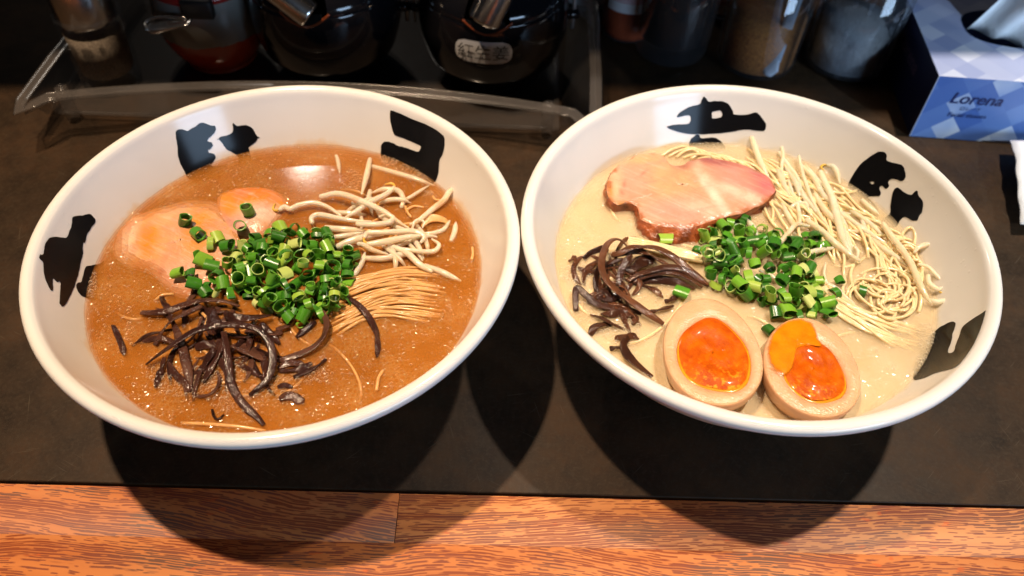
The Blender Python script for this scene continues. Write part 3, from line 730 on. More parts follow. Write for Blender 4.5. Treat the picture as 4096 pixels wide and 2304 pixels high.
def egg(label, px, axis_px, wa, wb, k, z, tilt, yc, yw, yl, rotk, spill=None):
    c = P(px[0], px[1], z); ax = (P(*axis_px, z) - c); ang = math.atan2(ax.y, ax.x) - math.pi / 2
    root = empty('egg_half', c); root.rotation_euler = Euler((tilt[0], tilt[1], 0)).to_matrix().to_4x4().to_euler()
    rotm = (Euler((tilt[0], tilt[1], 0)).to_matrix() @ Matrix.Rotation(ang, 3, 'Z'))
    root.rotation_euler = rotm.to_euler()
    seg = 56
    # yolk cavity outline
    def yo(a, s=1.0):
        x, y = egg_r(a, yw * s, yl * s, 0.10)
        wob = 1 + 0.03 * math.sin(3 * a + rotk) + 0.02 * math.sin(5 * a + 2 * rotk)
        return yc[0] + x * wob, yc[1] + y * wob
    V = []; F = []
    rings = []
    for s, z_ in ((0.0, 'y0'), (0.5, 'm'), (0.94, 'o')): pass
    # face: from yolk edge to outer edge, then the rounded outside
    for f, dz in ((0.0, -0.0012), (0.06, 0.0), (0.4, 0.0003), (0.8, 0.0), (0.95, -0.0004), (1.0, -0.0014)):
        ring = []
        for i in range(seg):
            a = 2 * math.pi * i / seg
            xi, yi = yo(a); xo, yo_ = egg_r(a, wa, wb, k)
            ring.append((xi + (xo - xi) * f, yi + (yo_ - yi) * f, dz))
        rings.append(ring)
    for t in (0.15, 0.3, 0.45, 0.6, 0.75, 0.88, 0.97):
        s = math.sqrt(max(0, 1 - t * t)); ring = []
        for i in range(seg):
            a = 2 * math.pi * i / seg; xo, yo_ = egg_r(a, wa, wb, k)
            ring.append((xo * s, yo_ * s, -0.0014 - wa * 0.92 * t))
        rings.append(ring)
    for ring in rings: V += ring
    for r_ in range(len(rings) - 1):
        for i in range(seg):
            j = (i + 1) % seg; F.append((r_ * seg + i, r_ * seg + j, (r_ + 1) * seg + j, (r_ + 1) * seg + i))
    F.append(tuple(range((len(rings) - 1) * seg, len(rings) * seg)))
    def part(name, V, F, m):
        o = obj(name, V, F, m); o.parent = root; return o
    nface = 4 * seg
    part('egg_white', V, F, [M['eggwhite'], M['eggskin']]).data.polygons.foreach_set('material_index', [0 if i < nface else 1 for i in range(len(F))])
    # pale cooked margin of the yolk, then the glossy soft centre
    V = []; F = []
    lv = ((1.0, -0.0009), (0.97, -0.0004), (0.92, -0.0008), (0.80, -0.003))
    for s, dz in lv:
        for i in range(seg):
            x, y = yo(2 * math.pi * i / seg, s); V.append((x, y, dz))
    for r_ in range(len(lv) - 1):
        for i in range(seg):
            j = (i + 1) % seg; F.append((r_ * seg + i, r_ * seg + j, (r_ + 1) * seg + j, (r_ + 1) * seg + i))
    yk = part('yolk', V, F, M['yolkrim'])
    V = []; F = []; K = 9
    ox, oy = -0.0002, 0.0015
    for kk in range(K + 1):
        s = 0.985 * kk / K
        for i in range(seg):
            a = 2 * math.pi * i / seg
            x, y = yo(a, max(s, 0.01)); x += ox * (1 - s); y += oy
            h = -0.0002 + 0.0009 * math.sin(3.4 * s * 3.1 + 2 * a + rotk) * (1 - s) * s * 3 - 0.0020 * math.exp(-((x - yc[0]) / (yw * 0.55)) ** 2 - ((y - yc[1] - yl * 0.15) / (yl * 0.35)) ** 2)
            h += 0.0014 * (1 - s) + random.uniform(-1, 1) * 0.00018 * (1 if y < yc[1] else 0.3)
            if kk == K: h = -0.0009
            V.append((x, y, h))
    for r_ in range(K):
        for i in range(seg):
            j = (i + 1) % seg; F.append((r_ * seg + i, r_ * seg + j, (r_ + 1) * seg + j, (r_ + 1) * seg + i))
    F.append(tuple(range(seg)))
    o = obj('soft_centre', V, F, M['yolk']); o.parent = yk
    if spill:
        cc = catmull([Vector((x, y, 0)) for x, y in spill], 4, closed=True); m = len(cc)
        ce = sum(cc, Vector()) / m; V = []; F = []
        for s, h in ((1.06, -0.0002), (0.98, 0.0004), (0.84, 0.0008), (0.5, 0.0010), (0.1, 0.0011)):
            for p in cc: q = ce + (p - ce) * s; V.append((q.x, q.y, h + random.uniform(-1, 1) * 0.00008))
        for r_ in range(4):
            for i in range(m):
                j = (i + 1) % m; F.append((r_ * m + i, r_ * m + j, (r_ + 1) * m + j, (r_ + 1) * m + i))
        F.append(tuple(range(4 * m, 5 * m)))
        o = part('runny_yolk', V, F, M['yolkrun'])
        at = o.data.color_attributes.new('cover', 'FLOAT_COLOR', 'POINT')
        at.data.foreach_set('color', [x for r_ in range(5) for _ in range(m) for x in ((0.0, 0.25, 0.75, 1.0, 1.0)[r_],) * 3 + (1.0,)])
    return tag(root, label, 'egg', 'soft-boiled marinated egg halves')

egg('left egg half of the pair, its dark orange yolk neatly ringed by white', (2848, 1392), (2812, 1165), 0.0206, 0.0292, 0.10, BZ + 0.0105, (R(-2), R(-3)), (0.0004, -0.0032), 0.0152, 0.0196, 0.4)
egg('right egg half of the pair, runny yellow yolk spilling over its white', (3247, 1456), (3235, 1250), 0.0204, 0.0264, 0.10, BZ + 0.0085, (R(-1), R(2)), (0.0010, -0.0032), 0.0128, 0.0165, 2.1,
    spill=[(-0.0010, 0.0245), (-0.0055, 0.0240), (-0.0110, 0.0205), (-0.0160, 0.0140), (-0.0186, 0.0060), (-0.0188, -0.0010), (-0.0170, -0.0075), (-0.0130, -0.0100), (-0.0090, -0.0060), (-0.0075, 0.0010), (-0.0055, 0.0070), (0.0000, 0.0095), (0.0040, 0.0100), (0.0050, 0.0120), (0.0035, 0.0150), (0.0030, 0.0190), (0.0015, 0.0225)])

# ------------------------------------------------------------------ strands lying in the soup
def path(px, hs):
    n = len(px)
    return [P(x, y, BZ + lerpl(hs, i / max(1, n - 1)) / 1000.0) for i, (x, y) in enumerate(px)]

def strand(name, px, hs, w, mat, h=None, seg=8, twist=0.0, power=1.0, n=6):
    V, F = tube(path(px, hs), w, h, seg, n, twist, power)
    return obj(name, V, F, mat, None, center=True)

# --- wood ear mushroom
def wood_ear(px, hs, w, label, group, tw=1.0, th=0.00042, mat=None):
    wl = [w * 0.7, w * 0.95, w * random.uniform(0.85, 1.2), w * random.uniform(0.8, 1.1), w * 0.5]
    tws = [random.uniform(-tw, tw) for _ in range(4)]
    return tag(strand('mushroom_strip', px, hs, [x / 1000 for x in wl], mat or M['mushroom'], th, 12, tws, 0.6), label, 'mushroom', group)
GML, GMR = 'wood ear strips in the brown broth', 'wood ear strips in the cream broth'
LML = 'dark wood ear strip in the tangle at the front of the brown broth'
LMR = 'brown wood ear strip in the tangle left of the eggs'
for px, hs, w, lab in [
    ([(480,400),(530,520),(560,650),(590,780),(600,900)], [2.5,2,1.2,0.2], 1.9, LML),
    ([(700,830),(760,720),(830,580),(850,500)], [0.3,1.5,2.5], 1.7, LML),
    ([(330,870),(370,750),(400,640)], [-0.2,1,2], 1.5, LML),
    ([(430,680),(490,770),(550,830),(600,900)], [1,0.8,0.2], 1.5, LML),
    ([(680,750),(730,660),(790,570)], [0.6,1.6,2.2], 2.2, LML),
    ([(930,540),(1010,560),(1100,610),(1180,650)], [1.2,1.8,1.0], 3.0, LML),
    ([(760,250),(780,330),(800,370),(815,430)], [1,3,3], 2.2, LML),
    ([(380,170),(400,220),(440,260)], [0.5,1.5,1], 1.6, LML),
    ([(330,540),(380,440),(460,350),(560,300),(690,240)], [0.5,2.5,4,3.5], 1.9, LML),
    ([(1420,480),(1490,420),(1570,360)], [0.2,1,1.2], 1.6, LML),
    ([(1270,430),(1330,400),(1370,390)], [0.5,1.5,1], 1.9, LML),
    ([(1400,790),(1500,745),(1600,690),(1650,650)], [0,0.6,0.2], 1.5, LML),
    ([(1280,720),(1340,690),(1420,680),(1480,700)], [0,0.8,0.2], 1.7, LML),
    ([(1290,745),(1380,735),(1460,720),(1540,680)], [0,0.7,0.3], 1.5, LML),
    ([(1150,370),(1210,440),(1290,530)], [2.5,2,0.6], 1.5, LML),
    ([(640,560),(720,540),(800,540)], [1,1.6,1], 2.0, LML),
    ([(1030,430),(1130,450),(1250,450),(1310,440)], [1.2,1.8,0.8], 2.2, LML),
    ([(1280,870),(1330,850),(1390,870)], [0,0.7,0], 1.3, LML),
    ([(220,290),(330,290),(450,270),(560,230),(700,195),(850,200),(980,240)], [1,2.5,3,3.5,3], 1.8, 'long wood ear strip lying along the edge of the scallion heap in the brown broth'),
    ([(870,290),(900,320),(1000,335),(1120,325),(1220,310)], [3,4,4,3], 2.1, 'broad reddish wood ear piece just below the scallions in the brown broth'),
    ([(260,690),(350,620),(480,530),(620,440),(780,395),(950,385),(1100,410),(1180,470),(1230,570),(1235,680),(1200,800),(1120,880),(1060,930)], [1.2,4,6,7.5,8,6,4,2,0.3], 1.7, 'longest wood ear strip, arching over the tangle in the brown broth'),
    ([(860,440),(880,560),(895,700),(910,820),(960,930),(1040,1030),(1110,1090),(1170,1160)], [5,4,2.5,1.5,0.8,0.3,-0.2], 1.9, 'wood ear strip trailing from the tangle towards the front of the brown broth'),
    ([(1620,280),(1655,370),(1630,470),(1560,550),(1450,610),(1330,650),(1270,660)], [4,3.5,2.5,1.5,0.8,0.2], 1.8, 'curved wood ear strip rising to the front corner of the scallion heap'),
    ([(1820,170),(1910,240),(1990,340),(2040,450),(2050,560),(2040,640)], [2,2.5,2,1.2,0.5,-0.5], 1.6, 'lone wood ear strip across the noodles in the brown broth'),
    ([(1290,960),(1340,935),(1400,940),(1440,965),(1480,972)], [0,0.8,0.6,0.3], 2.2, 'small leaf-shaped wood ear piece floating in the front of the brown broth'),
    ([(5,390),(45,480),(80,570),(90,620)], [0.25,0.2,0.0,-0.4], 1.4, 'dark wood ear sliver by the left wall of the brown broth bowl'),
    ([(770,1040),(790,1100),(820,1112),(860,1080)], [-0.3,0.1,0.4], 0.8, 'tiny bent wood ear scrap nearest the front rim of the brown broth bowl'),
]:
    wood_ear(c6(px), hs, w, lab, GML)
for px, hs, w, lab in [
    ([(450,650),(440,540),(470,430),(560,370),(700,330)], [0.5,2,3,3.5], 1.6, LMR),
    ([(470,720),(490,640),(540,640),(590,740)], [0.3,2,1], 1.9, LMR),
    ([(740,460),(830,400),(930,340),(1000,360)], [1,3,2.5], 2.8, LMR),
    ([(800,560),(950,530),(1100,530),(1250,560),(1400,610)], [0.3,1.2,1.2,0.6], 2.2, LMR),
    ([(920,590),(1010,630),(1090,700)], [-0.4,0.1,-0.3], 1.6, LMR),
    ([(1110,740),(1170,720),(1230,690)], [0,1,1], 1.5, LMR),
    ([(970,840),(1080,810),(1190,780)], [0,0.8,0.6], 1.8, LMR),
    ([(490,860),(620,855),(740,850),(820,890),(800,960)], [0.3,1.2,1,0.3], 2.2, LMR),
    ([(390,1060),(430,985),(520,955),(600,960)], [0.5,1.8,1,0.2], 2.0, LMR),
    ([(630,1085),(720,1085),(800,1070),(855,1100)], [0.3,1.8,1.2,0.2], 1.6, LMR),
    ([(580,1195),(650,1180),(720,1200)], [0.3,0.9,0.4], 1.8, LMR),
    ([(270,420),(350,450),(420,450)], [-0.2,0.4,0.2], 1.5, LMR),
    ([(330,330),(400,270),(500,230),(560,250)], [0,0.8,2], 1.8, LMR),
    ([(250,830),(245,700),(262,610),(350,680),(450,760),(600,800),(750,810),(880,860)], [0.3,3,3.4,2,1,0.8,0.3], 1.7, 'wood ear strip with a sharp fold beside the left wall of the cream broth bowl'),
    ([(620,300),(720,270),(850,250),(950,280),(1060,340),(1150,400)], [3,5,5,4], 1.7, LMR),
    ([(800,545),(950,480),(1100,450),(1250,470),(1380,540),(1470,600)], [1.5,4,4.5,3,1], 1.7, LMR),
    ([(750,540),(850,480),(980,440),(1100,410),(1230,415),(1350,460),(1450,530),(1530,590)], [2,4.5,5.5,5,3,1], 1.6, LMR),
    ([(590,290),(680,270),(780,220),(900,210),(1020,220),(1130,270),(1230,340),(1330,420),(1430,490),(1525,575)], [5,7,7,6,4,1.5], 1.8, 'longest wood ear strip, sweeping from the tangle to the scallions in the cream broth'),
    ([(660,590),(680,470),(720,370),(790,290)], [1,4,6], 1.9, 'short upright wood ear strip inside the big loop in the cream broth'),
    ([(740,200),(690,150),(620,138),(550,190),(505,310),(500,420),(540,520),(620,610),(720,690),(830,770),(940,850),(1030,910),(1095,955)], [6,8,8.5,8,7,6,5,3.5,2.5,1.5], 1.9, 'looped wood ear strip whose tip touches the left egg half'),
    ([(760,1090),(710,1150),(740,1240),(800,1310),(880,1380),(985,1465)], [1.5,2,2,2.5,3], 1.9, 'wood ear strip running along the front rim beside the left egg half'),
    ([(180,345),(215,330),(235,300),(245,370)], [0.2,1.5,1], 1.2, 'tiny dark wood ear tip poking up by the left wall of the cream broth bowl'),
]:
    wood_ear(c2b(px), hs, w, lab, GMR, mat=M['mushroom_r'])

rw = random.Random(21)
def extra_strips(cr, cx, cy, rx, ry, n, lab, grp, mat, w0, w1):
    cc_ = CL if cr is c6 else CR
    for _ in range(n):
        a = rw.uniform(0, 6.28); q = math.sqrt(rw.random()); x, y = cx + rx * q * math.cos(a), cy + ry * q * math.sin(a)
        d = rw.uniform(0, 6.28); bend = rw.uniform(-0.9, 0.9); px = [(x, y)]
        for k in range(6):
            px.append((px[-1][0] + 60 * math.cos(d), px[-1][1] + 60 * math.sin(d))); d += bend * 0.4 + rw.uniform(-0.2, 0.2)
        hb = rw.uniform(0.2, 1.4)
        if any((P(x, y, BZ) - Vector((cc_.x, cc_.y, BZ))).length > 0.084 for x, y in cr(px)): continue
        wood_ear(cr(px), [-0.8, hb, hb + rw.uniform(-.3, .9), hb * 0.6, -0.9], rw.uniform(w0, w1), lab, grp, mat=mat)
extra_strips(c6, 780, 540, 380, 230, 30, LML, GML, M['mushroom'], 0.8, 1.6)
extra_strips(c2b, 560, 640, 300, 330, 32, LMR, GMR, M['mushroom_r'], 0.8, 1.6)

# --- bean sprouts
def sprout(px, hs, w, mat, label, group, head=None, thin_end=True):
    """A sprout stem; head = 0 or 1 puts the bent neck and split bean at that end."""
    root = None
    w *= 0.86
    ws = [w * 0.85, w, w * random.uniform(1.0, 1.15), w * random.uniform(0.8, 1.05), w * (random.uniform(0.2, 0.6) if thin_end else 0.85)]
    if head == 1: ws = ws[::-1]
    V, F = tube(path(px, hs), [x / 1000 for x in ws], None, 10, 6)
    c = sum((Vector(v) for v in V), Vector()) / len(V); c.z = min(v[2] for v in V)
    root = empty('bean_sprout', c)
    obj('stem', V, F, mat, root)
    if head is not None:
        pts = path(px, hs); p = pts[0] if head == 0 else pts[-1]; q = pts[1] if head == 0 else pts[-2]
        d = (p - q).normalized(); sd = d.cross(Vector((0, 0, 1))).normalized() * random.choice((-1, 1))
        a = p + d * 0.0016 + sd * 0.0010; b_ = p + d * 0.0018 + sd * 0.0034; e = p - d * 0.0006 + sd * 0.0052
        V, F = tube([p - d * 0.0004, a, b_, e], [w * 0.0005, w * 0.00045, w * 0.00052, w * 0.0002], None, 8, 5)
        obj('bean_head', V, F, M['bean'], root)
    return tag(root, label, 'bean sprout', group)
GSL, GSR = 'bean sprouts in the brown broth', 'bean sprouts in the cream broth'
LSL = 'pale bean sprout in the pile right of the scallions in the brown broth'
LSR = 'pale bean sprout among the noodles along the back of the cream broth'
for px, hs, w, hd, lab in [
    ([(610,150),(625,200),(640,300)], [0.3,0.0,-1.0], 1.2, None, 'half-sunk bean sprout near the lamp reflection in the brown broth'),
    ([(1560,860),(1590,780),(1600,700)], [-0.9,-0.4,-0.9], 1.6, None, LSL),
    ([(1340,1060),(1450,1100),(1560,1150),(1640,1190)], [0.5,0.2,-0.2,-1.2], 1.6, None, LSL),
    ([(900,240),(1080,290),(1250,340),(1420,400)], [-0.9,-0.5,-0.5,-1.2], 1.8, None, LSL),
    ([(1320,800),(1420,790),(1500,760),(1550,690)], [0.3,0.7,0.5,0], 1.3, None, LSL),
    ([(760,1140),(820,1040),(850,950)], [0.2,1,1.5], 1.6, None, LSL),
    ([(850,1000),(1000,1000),(1150,970),(1240,960)], [1.0,1.8,2,1.5], 1.7, None, LSL),
    ([(520,745),(600,755),(760,765),(850,775)], [1.2,2,2,1.8], 1.7, None, LSL),
    ([(560,830),(700,810),(830,790)], [0.8,1.3,1.2], 1.5, None, LSL),
    ([(1150,580),(1165,510),(1120,440),(1000,430),(900,460)], [0,1.6,2.6,2.5,1], 1.6, None, LSL),
    ([(890,440),(880,520),(910,640)], [0.5,1,0.5], 1.5, None, LSL),
    ([(620,905),(720,860),(850,825),(980,800)], [2,3,3.5,3.2], 2.0, None, LSL),
    ([(1080,905),(1200,960),(1300,1050),(1400,1110)], [3,3.2,2.2,1], 1.8, None, LSL),
    ([(1240,755),(1260,695),(1300,680),(1335,700),(1325,750)], [4,5.5,5.5,5,4], 0.8, None, LSL),
    ([(1040,905),(1200,930),(1350,945),(1430,935),(1460,885),(1400,840)], [2.5,3,2.5,2.2,2.5,2.2], 1.3, None, LSL),
    ([(890,180),(860,320),(820,470)], [1.0,3.2,4.5], 1.7, None, 'straight bean sprout pointing to the back rim from the pile in the brown broth'),
    ([(410,710),(405,670),(440,642),(500,642),(620,665),(770,690),(900,695)], [2.5,3.4,3.8,4,4,3.6], 1.6, None, LSL),
    ([(140,600),(180,572),(230,590),(300,560),(420,540),(540,575),(650,650)], [1.8,2.5,2.5,3,3.4,3,2.4], 1.5, 0, 'bean sprout reaching furthest left towards the pork in the brown broth'),
    ([(1090,415),(1020,470),(900,530),(760,620),(680,665)], [3.5,4.5,5,4.5,3.6], 1.5, 0, LSL),
    ([(480,490),(600,465),(700,480),(850,540),(1000,610),(1100,680),(1215,755)], [2.5,4.5,6,6.5,6,5,3.5], 1.8, None, 'longest bean sprout lying across the top of the pile in the brown broth'),
    ([(780,715),(900,720),(1040,705),(1080,665),(1020,640),(960,660)], [5,5.6,5.6,5.4,5.2,4.8], 1.6, None, LSL),
    ([(840,830),(870,790),(980,785),(1120,780),(1250,775),(1335,820),(1310,870)], [5,5.4,5.5,5.5,5.2,4.6,4], 1.5, 0, LSL),
    ([(870,885),(1000,865),(1200,825),(1320,812)], [5,5.4,5.2,4.5], 1.9, None, LSL),
    ([(790,880),(830,885),(900,925),(960,945),(1040,965)], [4.6,5.2,5,4.5,4], 1.3, None, LSL),
    ([(1575,430),(1545,450),(1500,520),(1410,590),(1300,680),(1220,720)], [1.6,3,2.4,2.2,2.4,2.2], 1.8, None, 'thick bean sprout leaning on the right wall of the brown broth bowl'),
]:
    sprout(c5(px), hs, w, M['sprout_l'], lab, GSL, hd)
for px, hs, w, hd, lab in [
    ([(280,300),(320,400),(380,520)], [0.8,1,0.5], 1.7, None, LSR),
    ([(350,310),(420,420),(450,520)], [1,1.4,0.6], 1.6, None, LSR),
    ([(380,600),(450,570),(530,580)], [0.8,1.5,1], 1.6, None, LSR),
    ([(900,545),(960,600),(1025,650)], [1,1.3,1], 1.6, None, LSR),
    ([(560,500),(620,600),(700,690),(800,780)], [1.5,2,2,1.5], 1.7, None, LSR),
    ([(980,830),(1060,900),(1150,960),(1230,1030)], [1.5,2,2,1.5], 1.6, None, LSR),
    ([(60,690),(110,740),(150,830)], [0.8,1.6,1.2], 1.8, None, LSR),
    ([(160,1055),(240,1090),(310,1140)], [3,3.6,3], 1.0, None, LSR),
    ([(640,1000),(628,1080),(650,1150)], [1.6,2.2,1.6], 0.8, None, LSR),
    ([(650,1150),(720,1190),(780,1250),(850,1300)], [1.6,1.8,1.4,0.8], 1.4, None, LSR),
    ([(850,880),(872,915),(870,960)], [2.2,3,2.4], 0.9, None, LSR),
    ([(300,200),(370,300),(440,400),(470,520)], [1,1.8,1.8,1], 1.5, None, LSR),
    ([(470,300),(560,400),(600,500)], [1,1.8,1.4], 1.5, None, LSR),
    ([(700,600),(830,700),(960,790),(1080,860)], [1,1.6,1.8,1.4], 1.6, None, LSR),
    ([(820,620),(940,700),(1050,800)], [0.8,1.3,1.2], 1.5, None, LSR),
    ([(315,140),(330,220),(320,330),(360,470)], [2.2,2.4,1.8,1], 1.1, None, LSR),
    ([(445,225),(470,340),(500,430),(530,520),(600,660),(690,780)], [3,3.2,3.2,3,2.4,1.6], 1.1, None, 'bean sprout with a long thin tail standing up at the back of the cream broth'),
    ([(100,90),(125,160),(165,270),(230,390)], [3.6,3.4,2.8,1.2], 1.9, 0, 'thick bean sprout with yellow bean touching the back wall of the cream broth bowl'),
    ([(650,290),(695,305),(725,355),(742,425)], [2,2.6,2.4,1.6], 1.5, 0, LSR),
    ([(600,340),(640,430),(690,540),(730,700),(770,840),(825,935)], [2.2,3.2,3.6,3.4,3,2.2], 2.1, None, 'broadest bean sprout, lying from the back wall down into the noodles of the cream broth'),
    ([(250,890),(310,850),(370,780),(430,720),(520,735)], [4,5,5,4,2.2], 1.5, None, 'bean sprout with brown tail lying over the scallions in the cream broth'),
    ([(440,980),(520,930),(610,905),(700,890)], [3,3,2.6,1.8], 1.6, None, LSR),
    ([(500,690),(600,760),(700,850),(800,930),(885,985)], [2.4,3.2,3.4,3,2.2], 1.9, None, LSR),
    ([(780,760),(800,850),(822,905)], [3.4,3.6,3], 0.9, None, LSR),
    ([(1310,1010),(1380,1030),(1440,1090),(1490,1150)], [3,3.4,3,2.5], 1.1, None, LSR),
    ([(1380,1090),(1392,1150),(1450,1190),(1492,1170)], [3,3.4,3.2,3], 1.4, None, LSR),
    ([(1515,1270),(1440,1282),(1390,1262)], [2.6,2.8,2.2], 1.6, 0, LSR),
    ([(1430,890),(1370,868),(1310,890),(1280,925)], [3.6,4.4,4,3], 1.5, None, 'bent bean sprout lying highest on the right wall of the cream broth bowl'),
    ([(1055,715),(1120,810),(1190,900),(1260,1010),(1310,1130),(1360,1230),(1400,1290)], [4,5,5.4,5.4,5,4,3], 1.8, None, 'long straight bean sprout crossing the noodles at the right of the cream broth'),
]:
    sprout(c4b(px), hs, w, M['sprout_r'], lab, GSR, hd)

def extra_sprouts(cr, cx, cy, rx, ry, n, a0, spread, lab, grp, mat, rg, cc_):
    for _ in range(n):
        a = rg.uniform(0, 6.28); q = math.sqrt(rg.random()); x, y = cx + rx * q * math.cos(a), cy + ry * q * math.sin(a)
        d = a0 + rg.uniform(-spread, spread); px = [(x, y)]; bend = rg.uniform(-0.35, 0.35)
        for k in range(4):
            px.append((px[-1][0] + 66 * math.cos(d), px[-1][1] + 66 * math.sin(d))); d += bend + rg.uniform(-0.12, 0.12)
        if any((P(x_, y_, BZ) - Vector((cc_.x, cc_.y, BZ))).length > 0.0875 for x_, y_ in cr(px)): continue
        hb = rg.uniform(0.4, 2.6)
        sprout(cr(px), [-0.6, hb, hb + rg.uniform(-.3, .5), hb, -0.4], rg.uniform(1.0, 1.6), mat, lab, grp, rg.choice((None, None, 0)))
rx_ = random.Random(8)
extra_sprouts(c5, 950, 720, 420, 240, 16, 0.2, 0.9, LSL, GSL, M['sprout_l'], rx_, CL)
extra_sprouts(c4b, 640, 600, 420, 330, 20, 0.9, 0.45, LSR, GSR, M['sprout_r'], rx_, CR)

# --- noodles
GNL, GNR = 'noodles in the brown broth', 'noodles in the cream broth'
LNL = 'thin tan noodle in the bundle right of the scallions in the brown broth'
LNR = 'thin cream noodle in the swirl at the right of the cream broth'
def noodle(px, hs, mat, label, group, w=0.00066):
    return tag(strand('noodle', px, hs, w * random.uniform(0.92, 1.1), mat, None, 8, 0.0, 1.0, 6), label, 'noodle', group)
rn = random.Random(11)
for i in range(44):
    u = (i + 0.5) / 44; u2 = min(1, max(0, u + rn.uniform(-0.22, 0.22)))
    ya, yb = 1140 + 440 * u, 1120 + 380 * u2
    ph = rn.uniform(0, 0.9) + u * 2.2; am = rn.uniform(12, 30); sx = rn.uniform(-60, 90); ex = rn.uniform(-150, 60)
    px = []
    for k in range(9):
        t = k / 8; x = 600 + sx * (1 - t) + (860 + ex) * t
        px.append((x, ya + (yb - ya) * t - 34 * math.sin(math.pi * t) + am * math.sin(ph + t * 5.0) + 55 * (1 - t) ** 4))
    lift = 0.6 + 1.4 * math.sin(math.pi * min(1, u * 1.3)) - 0.5 * u + rn.uniform(-0.4, 0.5)
    noodle(c5(px), [-1.6, 0.4, lift, lift + rn.uniform(-.4, .5), lift + rn.uniform(-.4, .4), 0.7 * lift, 0.25, -0.6, -2.4], M['noodle_l'], LNL, GNL, 0.00062)
for i in range(7):
    px = [(1320, 740 - 12 * i), (1380, 700 - 9 * i), (1440, 690 - 7 * i), (1500, 700 - 5 * i), (1530, 720 - 4 * i)]
    noodle(c5(px), [-0.3, 0.8, 1.0, 0.6, -0.6], M['noodle_l'], 'thin tan noodle in the small clump by the right wall of the brown broth bowl', GNL)
for cr, px, hs, lab in [
    (c5, [(1190,620),(1210,590),(1260,570),(1330,580)], [-0.4,0.6,0.5,-0.4], 'single looping noodle between the sprouts and the right wall of the brown broth bowl'),
    (c5, [(1180,570),(1200,620),(1230,660)], [0.2,0.6,-0.2], 'short noodle end poking up through the sprouts in the brown broth'),
    (c5, [(1410,490),(1430,515),(1470,520)], [-0.2,0.4,-0.4], 'short noodle end by the foam under the corner character of the brown broth bowl'),
    (c5, [(1735,910),(1740,960),(1730,1010)], [-0.4,0.1,-0.5], 'single noodle half sunk by the right wall of the brown broth bowl'),
    (c6, [(340,190),(390,155),(470,150)], [-0.2,0.6,-0.2], 'single curled noodle just left of the wood ear tangle in the brown broth'),
    (c6, [(2040,890),(2055,800),(2090,740)], [-0.5,0.0,-0.6], 'single noodle half sunk below the lone wood ear strip in the brown broth'),
    (c6, [(540,1145),(700,1150),(850,1160),(1000,1175),(1180,1205)], [-0.9,-0.15,0.1,-0.1,-1.2], 'noodle lying along the front wall of the brown broth bowl'),
    (c6, [(690,290),(730,340),(720,390)], [0.5,1,0.5], 'noodle showing between the wood ear strips of the brown broth'),
]:
    noodle(cr(px), hs, M['noodle_l'], lab, GNL, 0.0007)

def arc(cx, cy, a, b, t0, t1, n=9, rot=0.35):
    out = []
    for i in range(n):
        t = t0 + (t1 - t0) * i / (n - 1)
        x, y = a * math.cos(t), b * math.sin(t)
        out.append((cx + x * math.cos(rot) - y * math.sin(rot), cy + x * math.sin(rot) + y * math.cos(rot)))
    return out
for i in range(44):                                             # the loose swirl
    cx0, cy0, r0, r1, rt = rn.choice(((1050, 1165, 55, 215, 0.35), (1050, 1165, 90, 240, 0.35), (1190, 1020, 70, 200, 0.9), (960, 1235, 70, 190, 0.2), (1130, 1290, 60, 190, 0.2)))
    a = rn.uniform(r0, r1); t0 = rn.uniform(0, 6.28); t1 = t0 + rn.uniform(1.3, 3.0) * rn.choice((1, 1, 1.4))
    px = arc(cx0 + rn.uniform(-34, 34), cy0 + rn.uniform(-26, 26), a, a * rn.uniform(0.5, 0.85), t0, t1, 9, rt + rn.uniform(-0.4, 0.4))
    hh = rn.uniform(0.5, 2.0)
    noodle(c4b(px), [-1.2, hh, hh + rn.uniform(-.5, .6), hh + rn.uniform(-.4, .4), -1.4], M['noodle_r'], LNR, GNR, 0.0007)
for i in range(24):                                             # strands sweeping from the scallions to the right front
    u = (i + 0.5) / 24; u2 = min(1, max(0, u + rn.uniform(-0.45, 0.45))); jj = lambda k=20: rn.uniform(-k, k); am = rn.uniform(8, 30); ph = rn.uniform(0, 6)
    P0, P1, P2, P3 = (-60 + 90 * u, 20 + 250 * u), (150 + 90 * u, 250 + 190 * u), (480 + 30 * u2, 375 + 160 * u2), (800 - 150 * u2 + jj(150), 460 + 150 * u2 + jj(40))
    px = []
    for k in range(9):
        t = k / 8; b0, b1, b2, b3 = (1 - t) ** 3, 3 * t * (1 - t) ** 2, 3 * t * t * (1 - t), t ** 3
        px.append((b0 * P0[0] + b1 * P1[0] + b2 * P2[0] + b3 * P3[0] + am * 0.5 * math.sin(ph + 7 * t), b0 * P0[1] + b1 * P1[1] + b2 * P2[1] + b3 * P3[1] + am * math.sin(ph + 6 * t)))
    hb = 1.3 - 1.1 * u + rn.uniform(-.4, .4)
    noodle(c6b(px), [hb, hb + 0.3, hb + 0.2 + rn.uniform(-.4, .4), hb + rn.uniform(-.4, .4), hb - 0.2, hb * 0.4 + rn.uniform(-.5, .2), -0.7, -2.0, -3.6], M['noodle_r'], 'thin cream noodle sweeping past the right egg half', GNR, 0.00068)
